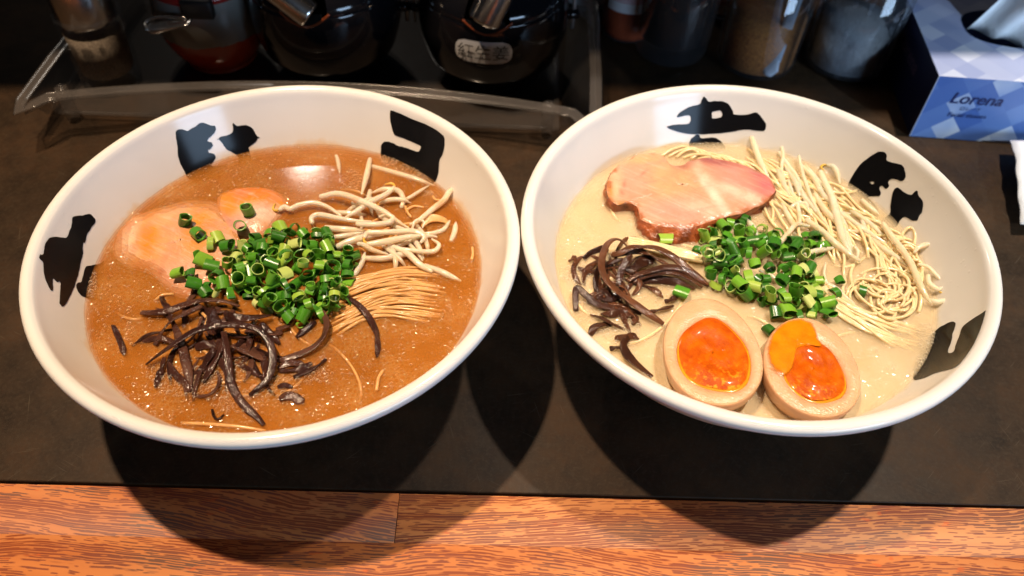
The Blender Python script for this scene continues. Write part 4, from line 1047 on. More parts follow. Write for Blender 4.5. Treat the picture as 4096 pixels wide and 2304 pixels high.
for i in range(100):                                            # strands under the sprouts along the back
    v = rn.random(); w_ = rn.random()
    x0 = 60 + 1080 * v; y0 = 240 + 520 * v + 360 * (w_ - 0.35)
    px = [(x0, y0)]; ang = 0.80 + rn.uniform(-0.5, 0.35)
    for k in range(5):
        ang += rn.uniform(-0.28, 0.28); px.append((px[-1][0] + 75 * math.cos(ang), px[-1][1] + 75 * math.sin(ang)))
    hb = rn.uniform(-0.3, 1.8)
    if any((P(x, y, BZ) - Vector((CR.x, CR.y, BZ))).length > 0.0885 for x, y in c4b(px)): continue
    noodle(c4b(px), [-0.8, hb, hb + rn.uniform(-.3, .8), hb, -0.8], M['noodle_r'], 'thin cream noodle under the sprouts at the back of the cream broth', GNR, 0.00074)
for i in range(26):                                             # strands drifting just under the surface
    t0 = rn.uniform(0, 6.28); px = arc(rn.uniform(2350, 3650), rn.uniform(760, 1480), rn.uniform(90, 240), rn.uniform(50, 140), t0, t0 + rn.uniform(1.2, 2.6), 8, rn.uniform(-1, 1))
    if any((P(x, y, BZ) - Vector((CR.x, CR.y, BZ))).length > 0.086 for x, y in px): continue
    noodle(px, [-2.6, -0.9, rn.uniform(-0.7, -0.1), -1.0, -2.8], M['noodle_r'], 'blurred cream noodle sunk under the surface of the cream broth', GNR, 0.0007)
for i in range(22):
    t0 = rn.uniform(0, 6.28); px = arc(rn.uniform(500, 1800), rn.uniform(760, 1580), rn.uniform(90, 220), rn.uniform(50, 140), t0, t0 + rn.uniform(1.2, 2.4), 8, rn.uniform(-1, 1))
    if any((P(x, y, BZ) - Vector((CL.x, CL.y, BZ))).length > 0.086 for x, y in px): continue
    noodle(px, [-2.8, -0.9, rn.uniform(-0.7, -0.2), -1.1, -3.0], M['noodle_l'], 'blurred tan noodle sunk under the surface of the brown broth', GNL, 0.00064)
for i in range(9):                                              # loops by the right wall
    t0 = rn.uniform(3.0, 4.4)
    px = arc(1215 + rn.uniform(-50, 60), 850 + 55 * i + rn.uniform(-20, 20), 60 + rn.uniform(-15, 30), 95 + rn.uniform(-20, 20), t0, t0 + rn.uniform(2.6, 3.8), 8, rn.uniform(-0.3, 0.5))
    noodle(c4b(px), [0.2, 2.6, 3.0, 2.4, 0], M['noodle_r'], 'curled cream noodle against the right wall of the cream broth bowl', GNR, 0.0008)
for i in range(11):                                             # fan left of the scallions
    u = i / 10
    px = [(740 + 20 * u, 1085 + 70 * u), (880 + 20 * u, 1110 + 75 * u), (1050, 1150 + 80 * u), (1250, 1200 + 75 * u), (1470, 1262 + 60 * u)]
    noodle(c1b(px), [-0.2, 1.5 + 0.4 * math.sin(i * 2), 2.2, 2.6 + 0.4 * math.sin(i * 3), 1.5], M['noodle_r'], 'thin cream noodle in the fan between the pork and the scallions', GNR, 0.0008)
for i in range(9):                                              # behind the pork
    px = [(1080 + 70 * i, 300 + 6 * i), (1160 + 80 * i, 235 + 12 * i + rn.uniform(-15, 15)), (1290 + 85 * i, 215 + 22 * i + rn.uniform(-15, 15)), (1400 + 85 * i, 250 + 30 * i), (1470 + 85 * i, 300 + 34 * i)]
    noodle(c1b(px), [0, 1.2, 1.6, 1.4, 0.3], M['noodle_r'], 'thin cream noodle behind the pork slice in the cream broth', GNR, 0.0008)

# --- scallion rings
def ring_mesh(name, ro, wall, length, squash, bev):
    V = []; F = []; fm = []; seg = 14; prof = [(ro, -length / 2), (ro * 1.02, 0), (ro, length / 2), (ro - wall, length / 2 - bev), (ro - wall, -length / 2 + bev)]
    for r_, z in prof:
        for k in range(seg):
            a = 2 * math.pi * k / seg
            kx = 0.10 * math.sin(ro * 5000) * math.cos(3 * a); V.append((r_ * (1 + kx) * math.cos(a), r_ * math.sin(a) * squash, z * (1 + 0.16 * math.sin(a + length * 4000)) + 0.0002 * math.sin(2 * a + ro * 9000)))
    n = len(prof)
    for i in range(n):
        for k in range(seg):
            k2 = (k + 1) % seg; i2 = (i + 1) % n
            F.append((i * seg + k, i * seg + k2, i2 * seg + k2, i2 * seg + k)); fm.append([0, 0, 2, 1, 2][i])
    me = bpy.data.meshes.new(name); me.from_pydata(V, [], F)
    for m in (M['green'], M['green_in'], M['green_cut']): me.materials.append(m)
    me.polygons.foreach_set('material_index', fm); me.polygons.foreach_set('use_smooth', [True] * len(F)); me.update()
    me.set_sharp_from_angle(angle=R(50)); return me
rs = random.Random(5)
RINGS = [ring_mesh('scallion_ring', rs.uniform(0.0019, 0.0036), rs.uniform(0.00026, 0.00048), rs.choice((rs.uniform(0.0022, 0.0040), rs.uniform(0.0040, 0.0068))), rs.uniform(0.38, 1.0), 0.00015) for _ in range(30)]
LONE = ring_mesh('scallion_ring', 0.0030, 0.00055, 0.0056, 0.86, 0.0002)
def place_ring(p, rot, label, group, me=None, sc=1.0):
    o = bpy.data.objects.new('scallion_ring', me or rs.choice(RINGS)); COL.objects.link(o)
    o.location = p; o.rotation_euler = rot; o.scale = (sc, sc, sc)
    return tag(o, label, 'scallion', group)
def rand_rot(flat=0.7):
    if rs.random() < flat: return (R(90) + rs.uniform(-0.55, 0.55), rs.uniform(-0.3, 0.3), rs.uniform(0, 6.28))
    return (rs.uniform(-0.6, 0.6), rs.uniform(-0.6, 0.6), rs.uniform(0, 6.28))
def in_poly(x, y, poly):
    r_ = False
    for i in range(len(poly)):
        (x0, y0), (x1, y1) = poly[i - 1], poly[i]
        if (y0 > y) != (y1 > y) and x < (x1 - x0) * (y - y0) / (y1 - y0) + x0: r_ = not r_
    return r_
def heap(poly, layers, label, group, where):
    cx = sum(p[0] for p in poly) / len(poly); cy = sum(p[1] for p in poly) / len(poly)
    x0 = min(p[0] for p in poly); x1 = max(p[0] for p in poly); y0 = min(p[1] for p in poly); y1 = max(p[1] for p in poly)
    for z, shrink, dist, tries in layers:
        got = []
        for _ in range(tries):
            x, y = rs.uniform(x0, x1), rs.uniform(y0, y1)
            if not in_poly(cx + (x - cx) / shrink, cy + (y - cy) / shrink, poly): continue
            if z < 0.005 and in_poly(cx + (x - cx) / (0.55 if z < 0.003 else 0.40), cy + (y - cy) / (0.55 if z < 0.003 else 0.40), poly): continue
            p = P(x, y, BZ + z)
            if any((p - g).length < dist for g in got): continue
            got.append(p)
            ux, uy = (x - cx) / (x1 - x0), (y - cy) / (y1 - y0)
            side = ('left' if ux < 0 else 'right') if abs(ux) > abs(uy) else ('back' if uy < 0 else 'front')
            lv = 'low at' if z < 0.003 else ('high on' if z > 0.007 else 'halfway up')
            place_ring(p + Vector((0, 0, rs.uniform(-0.0006, 0.0008))), rand_rot(), '%s %s the %s of the heap' % (label, lv, side) + where, group, sc=rs.uniform(0.85, 1.12))
S = 4096 / 2576
def full(pts): return [(x * S, y * S) for x, y in pts]
GRL, GRR = 'scallion rings in the brown broth', 'scallion rings in the cream broth'
heap(full([(600,625),(640,590),(690,570),(760,575),(830,590),(890,625),(905,650),(880,690),(872,760),(840,785),(790,800),(740,800),(690,795),(640,765),(600,720),(590,670)]),
     [(0.0012, 1.0, 0.0047, 1600), (0.0042, 0.96, 0.0049, 1200), (0.0074, 0.78, 0.0052, 800), (0.0104, 0.46, 0.0055, 500)],
     'chopped scallion ring', GRL, ' on the brown broth')
for (x, y), z, rot, lab in [
    ((465,553), 4.4, (R(15), R(20), 0.4), 'scallion ring standing alone on the sunken pork, furthest left of its bowl'),
    ((497,587), 4.2, (R(80), 0, 0.8), 'small scallion ring just right of the lone upright ring on the sunken pork'),
    ((622,527), 5.6, (R(8), R(-6), 0.2), 'scallion ring lying open side up, farthest back on the pork of the brown broth'),
    ((604,568), 5.2, (R(38), R(10), 0.1), 'scallion ring standing on the white fat of the pork in the brown broth')]:
    place_ring(P(x * S, y * S, BZ + z / 1000), rot, lab, GRL, LONE)
for x, y in [(548,597),(528,612),(570,618),(592,650),(495,640),(512,655),(533,668),(447,685),(478,688),(487,712),(520,720),(545,695),(545,735),(580,738),(560,712),(515,735),(572,660),(600,690)]:
    place_ring(P(x * S, y * S, BZ + rs.uniform(0.003, 0.0048)), rand_rot(0.75), 'chopped scallion ring scattered between the pork and the scallion heap in the brown broth', GRL, sc=rs.uniform(0.9, 1.15))
for (x, y), lab in [((760,815), 'single scallion ring floating just below the heap in the brown broth'), ((815,778), 'pale open scallion ring at the front corner of the heap in the brown broth')]:
    place_ring(P(x * S, y * S, BZ + 0.0018), (R(62), 0.2, 0.6), lab, GRL)
heap(full([(1745,610),(1770,580),(1830,560),(1900,575),(1935,565),(1985,600),(2060,590),(2085,610),(2050,650),(2070,690),(2065,730),(2090,770),(2095,800),(2010,800),(1960,795),(1925,770),(1905,745),(1850,735),(1800,728),(1775,700),(1790,660),(1750,640)]),
     [(0.0008, 1.0, 0.0047, 1800), (0.0036, 0.96, 0.0050, 1200), (0.0064, 0.70, 0.0054, 700)],
     'chopped scallion ring', GRR, ' on the cream broth')
for (x, y), z, rot, lab in [
    ((1875,550), 2.5, (R(80), 0, 0.9), 'lone scallion ring beside the front edge of the pork on the cream broth'),
    ((1715,735), 2.0, (R(85), 0.2, 1.1), 'lone scallion ring just behind the left egg half'),
    ((1675,600), 2.0, (R(88), 0.1, 1.6), 'small scallion ring in front of the pork crust on the cream broth'),
    ((2112,705), 2.6, (R(90), 0, 0.2), 'bright green scallion ring in the middle of the noodles on the cream broth'),
    ((2100,738), 2.2, (R(88), 0.3, 2.0), 'wet scallion ring between the scallion heap and the noodle swirl'),
    ((2168,733), 1.6, (R(90), 0, 1.2), 'half-sunk scallion ring inside the noodle swirl'),
    ((1782,632), 8.2, (R(60), 0.1, 0.1), 'large square-cut scallion piece at the left of the heap on the cream broth'),
    ((1935,830), 1.4, (R(80), 0.3, 0.5), 'scallion ring wedged between the two egg halves')]:
    place_ring(P(x * S, y * S, BZ + z / 1000), rot, lab, GRR)

# ------------------------------------------------------------------ foam and oil bubbles
def m_bubble():
    m = bpy.data.materials.new('bubble_film'); m.use_nodes = True; nt = m.node_tree; nt.nodes.clear()
    out = N(nt, 'ShaderNodeOutputMaterial'); tr = N(nt, 'ShaderNodeBsdfTransparent')
    gl = N(nt, 'ShaderNodeBsdfGlossy'); gl.inputs['Roughness'].default_value = 0.09
    df = N(nt, 'ShaderNodeBsdfDiffuse'); df.inputs[0].default_value = (0.92, 0.82, 0.66, 1)
    lw = N(nt, 'ShaderNodeLayerWeight'); lw.inputs[0].default_value = 0.5
    k = ramp(nt, lw.outputs['Facing'], [(0.30, (0.04,) * 3), (0.75, (0.75,) * 3)])
    m1 = N(nt, 'ShaderNodeMixShader'); nt.links.new(k, m1.inputs[0]); nt.links.new(tr.outputs[0], m1.inputs[1]); nt.links.new(df.outputs[0], m1.inputs[2])
    fr = thin_fresnel(nt, 1.7); m2 = N(nt, 'ShaderNodeMixShader'); nt.links.new(fr.outputs[0], m2.inputs[0])
    nt.links.new(m1.outputs[0], m2.inputs[1]); nt.links.new(gl.outputs[0], m2.inputs[2]); nt.links.new(m2.outputs[0], out.inputs[0]); return m
M['bubble'] = m_bubble()
#'bubble_film', (0.98, 0.97, 0.95), 0.09, 0.10, (0.92, 0.80, 0.62), 1.7)
def dome(p, r_, seg=10, rings=4):
    V = []; F = []
    for i in range(rings):
        a = (math.pi / 2) * i / rings
        for k in range(seg):
            t = 2 * math.pi * k / seg
            V.append(Vector((p.x + r_ * math.cos(a) * math.cos(t), p.y + r_ * math.cos(a) * math.sin(t), p.z + r_ * 0.85 * math.sin(a))))
    V.append(Vector((p.x, p.y, p.z + r_ * 0.85)))
    for i in range(rings - 1):
        for k in range(seg):
            k2 = (k + 1) % seg; F.append((i * seg + k, i * seg + k2, (i + 1) * seg + k2, (i + 1) * seg + k))
    top = len(V) - 1
    for k in range(seg): F.append(((rings - 1) * seg + k, (rings - 1) * seg + (k + 1) % seg, top))
    return V, F
def foam(blobs, c, label, spread, rng):
    parts = []; cells = {}
    def free(p, r_):
        ix, iy = int(p.x // 0.002), int(p.y // 0.002)
        for a in (-1, 0, 1):
            for b in (-1, 0, 1):
                for q, qr in cells.get((ix + a, iy + b), ()):
                    if (p - q).length < (r_ + qr) * 0.92: return False
        cells.setdefault((ix, iy), []).append((p, r_)); return True
    for cx, cy, rx, ry, n, big in blobs:
        for _ in range(n * 3):
            a = rng.uniform(0, 6.283); q = math.sqrt(rng.random())
            p = P(cx + rx * q * math.cos(a), cy + ry * q * math.sin(a), BZ + 0.0001)
            if (p - Vector((c.x, c.y, p.z))).length > rin(BZ) - 0.0003: continue
            rr = big * 1.25 * (0.3 + 0.7 * rng.random() ** 2.0)
            if free(p, rr): parts.append(dome(p, rr))
    for _ in range(spread):
        a = rng.uniform(0, 6.283); q = rin(BZ) * math.sqrt(rng.random()) * 0.995
        p = Vector((c.x + q * math.cos(a), c.y + q * math.sin(a), BZ + 0.0001)); rr = 0.00022 + 0.00045 * rng.random() ** 2
        if free(p, rr): parts.append(dome(p, rr, 7, 3))
    for _ in range(420):                                         # a fringe of bubbles along the wall
        a = rng.uniform(0, 6.283)
        if math.sin(a * 3 + c.x * 40) + rng.uniform(-0.8, 0.8) < 0: continue
        q = rin(BZ) - abs(rng.gauss(0, 0.0012)) - 0.0004
        p = Vector((c.x + q * math.cos(a), c.y + q * math.sin(a), BZ + 0.0001)); rr = rng.uniform(0.00025, 0.00062)
        if free(p, rr): parts.append(dome(p, rr, 7, 3))
    V, F = join(parts)
    return tag(obj('foam', V, F, M['bubble']), label, 'foam', kind='stuff')
rf = random.Random(3)
bl = [(365, 1140, 22, 55, 60, 0.0010), (1560, 640, 40, 22, 60, 0.0007), (1640, 680, 60, 30, 80, 0.0007), (1720, 720, 40, 22, 40, 0.0006), (1705, 775, 30, 12, 25, 0.0010), (1410, 720, 45, 40, 60, 0.0007), (760, 1530, 150, 60, 260, 0.0011), (900, 1490, 90, 60, 120, 0.0010), (640, 1480, 60, 60, 70, 0.0009), (1130, 1560, 80, 60, 80, 0.0010), (1250, 1500, 80, 40, 80, 0.0009), (950, 1600, 120, 50, 120, 0.0010)]
foam(bl, CL, 'small bubbles on the orange-brown broth', 2600, rf)
br = [(2300, 1095, 60, 40, 110, 0.0014), (2350, 1260, 60, 60, 100, 0.0010), (2470, 1310, 90, 40, 130, 0.0010), (2500, 1360, 60, 50, 70, 0.0010), (3040, 1540, 30, 60, 110, 0.0010), (3180, 1665, 60, 14, 80, 0.0009), (3720, 1370, 45, 60, 180, 0.0009), (3690, 1440, 25, 30, 60, 0.0009), (3700, 1320, 40, 30, 80, 0.0008), (2950, 900, 120, 40, 60, 0.0007), (2620, 1150, 120, 60, 60, 0.0006), (2650, 1330, 40, 60, 50, 0.0007)]
foam(br, CR, 'small bubbles on the pale cream broth', 1600, rf)

# ------------------------------------------------------------------ condiment tray and pots
M['plastic'] = clear('clear_plastic', (0.90, 0.90, 0.90), 0.16, 0.14, (0.26, 0.235, 0.22), 1.45)
M['glass'] = clear('clear_glass', (0.93, 0.95, 0.96), 0.04, 0.02, (0.5, 0.5, 0.55), 1.5)
M['glass_smear'] = clear('dusty_glass', (0.90, 0.93, 0.96), 0.06, 0.03, (0.55, 0.62, 0.72), 1.5, 0.45)
M['steel'] = plain('steel', (0.62, 0.60, 0.58), 0.22, 1.0, bmp=0.1, bs=400)
M['black'] = plain('black_glazed_pot', (0.006, 0.006, 0.008), 0.10, spec=0.4, coat=0.15, bmp=0.05, bs=60, bd=0.002)
M['wire'] = plain('handle_grey', (0.35, 0.35, 0.36), 0.4, 0.6)
M['white'] = plain('label_white', (0.72, 0.72, 0.74), 0.5)
M['print'] = plain('print_black', (0.02, 0.02, 0.022), 0.6)

tray = tag(empty('condiment_tray', (-0.13, 0.48, 0)), 'clear plastic tray under the black pots behind the left bowl', 'tray')
def sweep_front(z, y_l, y_m, y_r, x_l, x_r, n=24):
    out = []
    for i in range(n + 1):
        t = i / n; x = x_l + (x_r - x_l) * t
        y = y_l + (y_r - y_l) * t + (y_m - (y_l + y_r) / 2) * (1 - (2 * t - 1) ** 2)
        out.append(Vector((x, y, z)))
    return out
base = sweep_front(0.002, 0.4285, 0.4315, 0.4345, -0.306, 0.026)
rim = sweep_front(0.031, 0.4075, 0.4335, 0.4155, -0.302, 0.0465)
BACK = 0.585
def loop(front, xl, xr, z): return [Vector((xl, BACK, z))] + front + [Vector((xr, BACK, z))]
lb = loop(base, -0.296, 0.034, 0.002); lr = loop(rim, -0.290, 0.048, 0.031)
n = len(lb)
def ribbon(a, b): return a + b, [(i, i + 1, len(a) + i + 1, len(a) + i) for i in range(len(a) - 1)]
V, F = ribbon(lb, lr); obj('tray_wall', V, F, M['plastic'], tray)
V, F = ribbon(lb, [Vector((v.x * 0.97 - 0.004, min(v.y + 0.006, BACK), 0.0035)) for v in lb])
flo = lb[1:-1]; V2 = [Vector((v.x, v.y + 0.0, 0.0030)) for v in flo] + [Vector((v.x, BACK, 0.0030)) for v in flo]
k = len(flo); obj('tray_floor', V2, [(i, i + 1, k + i + 1, k + i) for i in range(k - 1)], M['plastic'], tray)
V, F = tube(lr, 0.0042, 0.0006, 8, 3, 0.0, 0.8); obj('tray_rim', V, F, M['plastic'], tray)
V, F = tube([v + Vector((0, -0.0022, -0.0022)) for v in lr], 0.0008, None, 6, 2); obj('rim_bead', V, F, M['plastic'], tray)
V, F = tube([Vector((v.x * 0.94 - 0.006, v.y - 0.0012, 0.0062)) for v in base], 0.0009, None, 6, 2); obj('base_bead', V, F, M['plastic'], tray)
for x, y in ((-0.288, 0.4265), (0.018, 0.432)):
    V, F = lathe([(0.0, 0.0), (0.0035, 0.0), (0.0042, 0.006), (0.0038, 0.026), (0.0, 0.026)], 16, (x, y), False); obj('foot_post', V, F, M['plastic'], tray)

def black_pot(x, y, label, spoon_px):
    t = tag(empty('condiment_pot', (x, y, 0.0036)), label, 'pot', 'black lidded condiment pots')
    prof = [(0.0, 0.0036), (0.030, 0.0036), (0.033, 0.006), (0.034, 0.010), (0.040, 0.0165), (0.0435, 0.021), (0.0447, 0.0225), (0.047, 0.030), (0.0495, 0.040), (0.0500, 0.048), (0.0494, 0.056), (0.0484, 0.0620), (0.0476, 0.0650), (0.0470, 0.0660)]
    pp = [(v.x, v.y) for v in catmull([Vector((a, b, 0)) for a, b in prof], 3)]
    V, F = lathe(pp, 72, (x, y), False); obj('pot_body', V, F, M['black'], t)
    # domed lid with a notch at the front for the spoon
    V = []; F = []; seg = 72; rows = 10
    for r_ in range(rows + 1):
        f = r_ / rows; a = f * math.pi / 2
        for k in range(seg):
            th = 2 * math.pi * k / seg
            rr = 0.0470 * math.sin(a) + 0.0004; z = 0.0662 + 0.021 * math.cos(a)
            V.append(Vector((x + rr * math.cos(th), y + rr * math.sin(th), z)))
    for r_ in range(rows):
        for k in range(seg):
            q = [r_ * seg + k, r_ * seg + (k + 1) % seg, (r_ + 1) * seg + (k + 1) % seg, (r_ + 1) * seg + k]
            cx = sum((V[i] for i in q), Vector()) / 4
            if math.hypot(cx.x - x + 0.002, (cx.y - (y - 0.0440)) * 0.9) < 0.0145: continue
            F.append(tuple(q))
    lid = obj('lid', V, F, M['black'], t)
    V, F = lathe([(0.0, 0.0870), (0.006, 0.0870), (0.0075, 0.093), (0.005, 0.098), (0.0, 0.099)], 24, (x, y), False)
    obj('knob', V, F, M['black'], lid)
    # orange-brown lip of the notch
    arcp = [Vector((x + 0.0486 * math.cos(a), y + 0.0486 * math.sin(a), 0.0685 - 0.0075 * math.cos((math.degrees(a) + 92) / 18 * math.pi / 2))) for a in [R(d) for d in range(-110, -73, 4)]]
    V, F = tube(arcp, 0.0009, None, 8, 3); obj('notch_lip', V, F, plain('reddish_lip', (0.16, 0.035, 0.012), 0.25), t)
    W = []; Q = []
    for d in range(-109, -74, 5):
        a = R(d); dip = 0.0075 * math.cos((d + 92) / 18 * math.pi / 2)
        W += [Vector((x + 0.0491 * math.cos(a), y + 0.0491 * math.sin(a), 0.0683 - dip)), Vector((x + 0.0478 * math.cos(a), y + 0.0478 * math.sin(a), 0.0690))]
    for q in range(len(W) // 2 - 1): Q.append((2 * q, 2 * q + 2, 2 * q + 3, 2 * q + 1))
    obj('notch_dark_band', W, Q, plain('notch_black', (0.004, 0.004, 0.004), 0.7, spec=0.1), t)  # near-black band: the shade inside the notch is put into its colour
    # bail handle fixed at both sides
    hp = [Vector((x + 0.0535 * math.cos(a), y + 0.004, 0.046 + 0.080 * math.sin(a))) for a in [R(d) for d in range(-8, 189, 14)]]
    V, F = tube(hp, 0.0014, 0.0009, 8, 3); obj('bail_handle', V, F, M['wire'], t)
    for s in (-1, 1):
        V, F = tube([Vector((x + s * 0.046, y + 0.002, 0.046)), Vector((x + s * 0.0555, y + 0.004, 0.046))], 0.0035, None, 10, 2); obj('lug', V, F, M['black'], t)
    return t
pot1 = black_pot(-0.132, 0.500, 'black pot without a label, left of the pot with the white label', None)
pot2 = black_pot(-0.0205, 0.500, 'black pot with a white oval label in black characters', None)
def ladle(a, b, r_, label):
    a, b = Vector(a), Vector(b); t = tag(empty('ladle', b), label, 'ladle', 'steel ladle handles in the black pots')
    d = (b - a).normalized(); sd = d.cross(Vector((0, 0, 1))).normalized(); up = sd.cross(d)
    V = []; F = []; seg = 20; L = (b - a).length
    prof = [(0, r_), (L, r_), (L + 0.002, r_ * 0.96), (L + 0.002, r_ * 0.80), (L * 0.4, r_ * 0.78)]
    for s, rr in prof:
        for k in range(seg):
            th = 2 * math.pi * k / seg; V.append(a + d * s + sd * (rr * math.cos(th)) + up * (rr * math.sin(th)))
    for i in range(len(prof) - 1):
        for k in range(seg): F.append((i * seg + k, i * seg + (k + 1) % seg, (i + 1) * seg + (k + 1) % seg, (i + 1) * seg + k))
    obj('handle_tube', V, F, M['steel'], t)
    V, F = lathe([(0.0, 0.0), (0.008, 0.001), (0.014, 0.005), (0.016, 0.011), (0.0152, 0.011), (0.0, 0.002)], 24, (b.x + d.x * 0.004, b.y + 0.040), False)
    V = [Vector(v) + Vector((0, 0, 0.02)) for v in V]; obj('scoop', V, F, M['steel'], t); return t
ladle((-0.178, 0.462, 0.104), (-0.1310, 0.4515, 0.0700), 0.0085, 'steel ladle handle leaning out of the unlabelled black pot')
ladle((-0.002, 0.468, 0.118), (-0.0235, 0.4545, 0.0705), 0.0105, 'short fat steel ladle handle in the pot with the white label')

# the white label: rounded plate wrapped on the pot, with printed characters
def on_pot(x, y, u, v, lift, r_of=None):
    """u: metres round the belly, v: height."""
    z = v; rr = 0.0500 - 6.0 * (z - 0.046) ** 2
    if z > 0.052: rr = max(rr, 0.0494)
    if z < 0.04: rr = 0.0495 - (0.04 - z) * 0.25
    th = -math.pi / 2 + u / 0.05
    return Vector((x + (rr + lift) * math.cos(th), y + (rr + lift) * math.sin(th), z))
def text_mesh(body, size, shear=0.0, bold=0.0):
    c = bpy.data.curves.new('lettering', 'FONT'); c.body = body; c.size = size; c.shear = shear; c.offset = bold
    c.align_x = 'CENTER'; c.align_y = 'CENTER'; c.resolution_u = 3
    o = bpy.data.objects.new('lettering', c); COL.objects.link(o)
    dg = bpy.context.evaluated_depsgraph_get(); dg.update()
    me = bpy.data.meshes.new_from_object(o.evaluated_get(dg))
    V = [v.co.copy() for v in me.vertices]; F = [tuple(p.vertices) for p in me.polygons]
    bpy.data.objects.remove(o); bpy.data.curves.remove(c); bpy.data.meshes.remove(me)
    return V, F
px_, py_ = -0.0205, 0.500
uc, vc, hw, hh = -0.0040, 0.0490, 0.0180, 0.0076
V = []; F = []; nu, nv = 30, 10
for j in range(nv + 1):
    for i in range(nu + 1):
        a = -1 + 2 * i / nu; b = -1 + 2 * j / nv
        lim = hw - hh + hh * math.sqrt(max(0, 1 - b * b)) * 1.0
        lim = hw - hh * 0.8 * (1 - math.sqrt(max(0.0, 1 - abs(b) ** 2.6)))
        V.append(on_pot(px_, py_, uc + a * lim, vc + b * hh, 0.0008))
for j in range(nv):
    for i in range(nu): F.append((j * (nu + 1) + i, j * (nu + 1) + i + 1, (j + 1) * (nu + 1) + i + 1, (j + 1) * (nu + 1) + i))
lab = obj('name_label', V, F, M['white'], pot2)
V, F = text_mesh('紅生姜', 0.0108)
obj('lettering', [on_pot(px_, py_, uc + v.x, vc + v.y, 0.0020) for v in V], F, M['print'], lab)

# pepper shaker
def shaker():
    x, y = -0.2775, 0.4690
    t = tag(empty('pepper_shaker', (x, y, 0.0036)), 'faceted glass pepper shaker with steel cap at the far left', 'shaker')
    def facet(r0, z0, r1, z1, steps, seg=12):
        V = []; F = []
        for s in range(steps + 1):
            f = s / steps
            for k in range(seg):
                a = 2 * math.pi * (k + 0.5) / seg; V.append(Vector((x + (r0 + (r1 - r0) * f) * math.cos(a), y + (r0 + (r1 - r0) * f) * math.sin(a), z0 + (z1 - z0) * f)))
        for s in range(steps):
            for k in range(seg): F.append((s * seg + k, s * seg + (k + 1) % seg, (s + 1) * seg + (k + 1) % seg, (s + 1) * seg + k))
        F.append(tuple(reversed(range(seg)))); F.append(tuple(range(steps * seg, (steps + 1) * seg))); return V, F
    V, F = facet(0.0195, 0.0038, 0.0210, 0.054, 4); obj('glass_body', V, F, M['glass'], t, smooth=False)
    V, F = facet(0.0165, 0.0125, 0.0185, 0.043, 2, 20); obj('pepper', V, F, plain('ground_pepper', (0.20, 0.155, 0.115), 0.9, var=0.5, vs=900), t)
    V, F = lathe([(0.0185, 0.050), (0.0188, 0.052), (0.0186, 0.088), (0.016, 0.092), (0.0, 0.093)], 40, (x, y)); obj('steel_cap', V, F, M['steel'], t)
shaker()

# red and grey glazed pot with a lid and a spoon
def m_red():
    m, nt, b = newmat('red_grey_glaze')
    tc = N(nt, 'ShaderNodeTexCoord'); sep = N(nt, 'ShaderNodeSeparateXYZ'); nt.links.new(tc.outputs['Object'], sep.inputs[0])
    n = noise(nt, coords(nt, (1, 1, 0.05)), 130, 3, 0.7)
    k = math_(nt, 'ADD', math_(nt, 'MULTIPLY', sep.outputs[2], 60.0), math_(nt, 'MULTIPLY', n, 0.34))
    f = ramp(nt, math_(nt, 'SUBTRACT', k, 1.62), [(0.45, (0,) * 3), (0.49, (1,) * 3)])
    nt.links.new(mixc(nt, f, (0.42, 0.050, 0.014), (0.24, 0.24, 0.22)), b.inputs['Base Color'])
    b.inputs['Roughness'].default_value = 0.2; return m
def red_pot():
    x, y = -0.2105, 0.5010
    t = tag(empty('glazed_pot', (x, y, 0.0036)), 'red pot with grey drip glaze and red lid beside the pepper shaker', 'pot')
    prof = [(0.0, 0.0), (0.022, 0.0), (0.0235, 0.002), (0.028, 0.008), (0.033, 0.018), (0.0362, 0.030), (0.0368, 0.040), (0.0352, 0.050), (0.0335, 0.057), (0.033, 0.060)]
    V, F = lathe([(v.x, v.y + 0.0036) for v in catmull([Vector((a, b, 0)) for a, b in prof], 4)], 64, (x, y), False); obj('pot_body', V, F, m_red(), t)
    V, F = lathe([(0.034, 0.0610), (0.0355, 0.0620), (0.0350, 0.0650), (0.026, 0.073), (0.012, 0.077), (0.0, 0.078)], 64, (x, y)); obj('lid', V, F, plain('red_lid', (0.32, 0.020, 0.018), 0.2), t)
    V, F = rbox(x - 0.004, x + 0.016, y - 0.037, y - 0.030, 0.0535, 0.0665, 0.002); obj('notch_dark_block', V, F, plain('notch_dark', (0.006, 0.005, 0.005), 0.6), t)  # solid block coloured dark like the shaded inside of a notch
    return t
red_pot()
sp = tag(empty('condiment_spoon', (-0.222, 0.462, 0.055)), 'steel spoon handle sticking out of the red and grey pot', 'spoon')
tip = P(590, 105, 0.050); root_ = P(760, 88, 0.058)
pts = [tip, tip.lerp(root_, 0.35), tip.lerp(root_, 0.7), root_]
V, F = tube(pts, [0.0045, 0.0075, 0.0060, 0.0040], 0.0008, 10, 5, 0.0, 0.9); obj('handle', V, F, M['steel'], sp)
ep = [P(740, 72, 0.058), P(650, 68, 0.0545), P(600, 78, 0.052), P(580, 100, 0.0505), P(610, 128, 0.0505), P(660, 118, 0.052), P(740, 96, 0.057)]
V, F = tube(ep, 0.0011, None, 8, 5); obj('beaded_edge', V, F, M['steel'], sp)

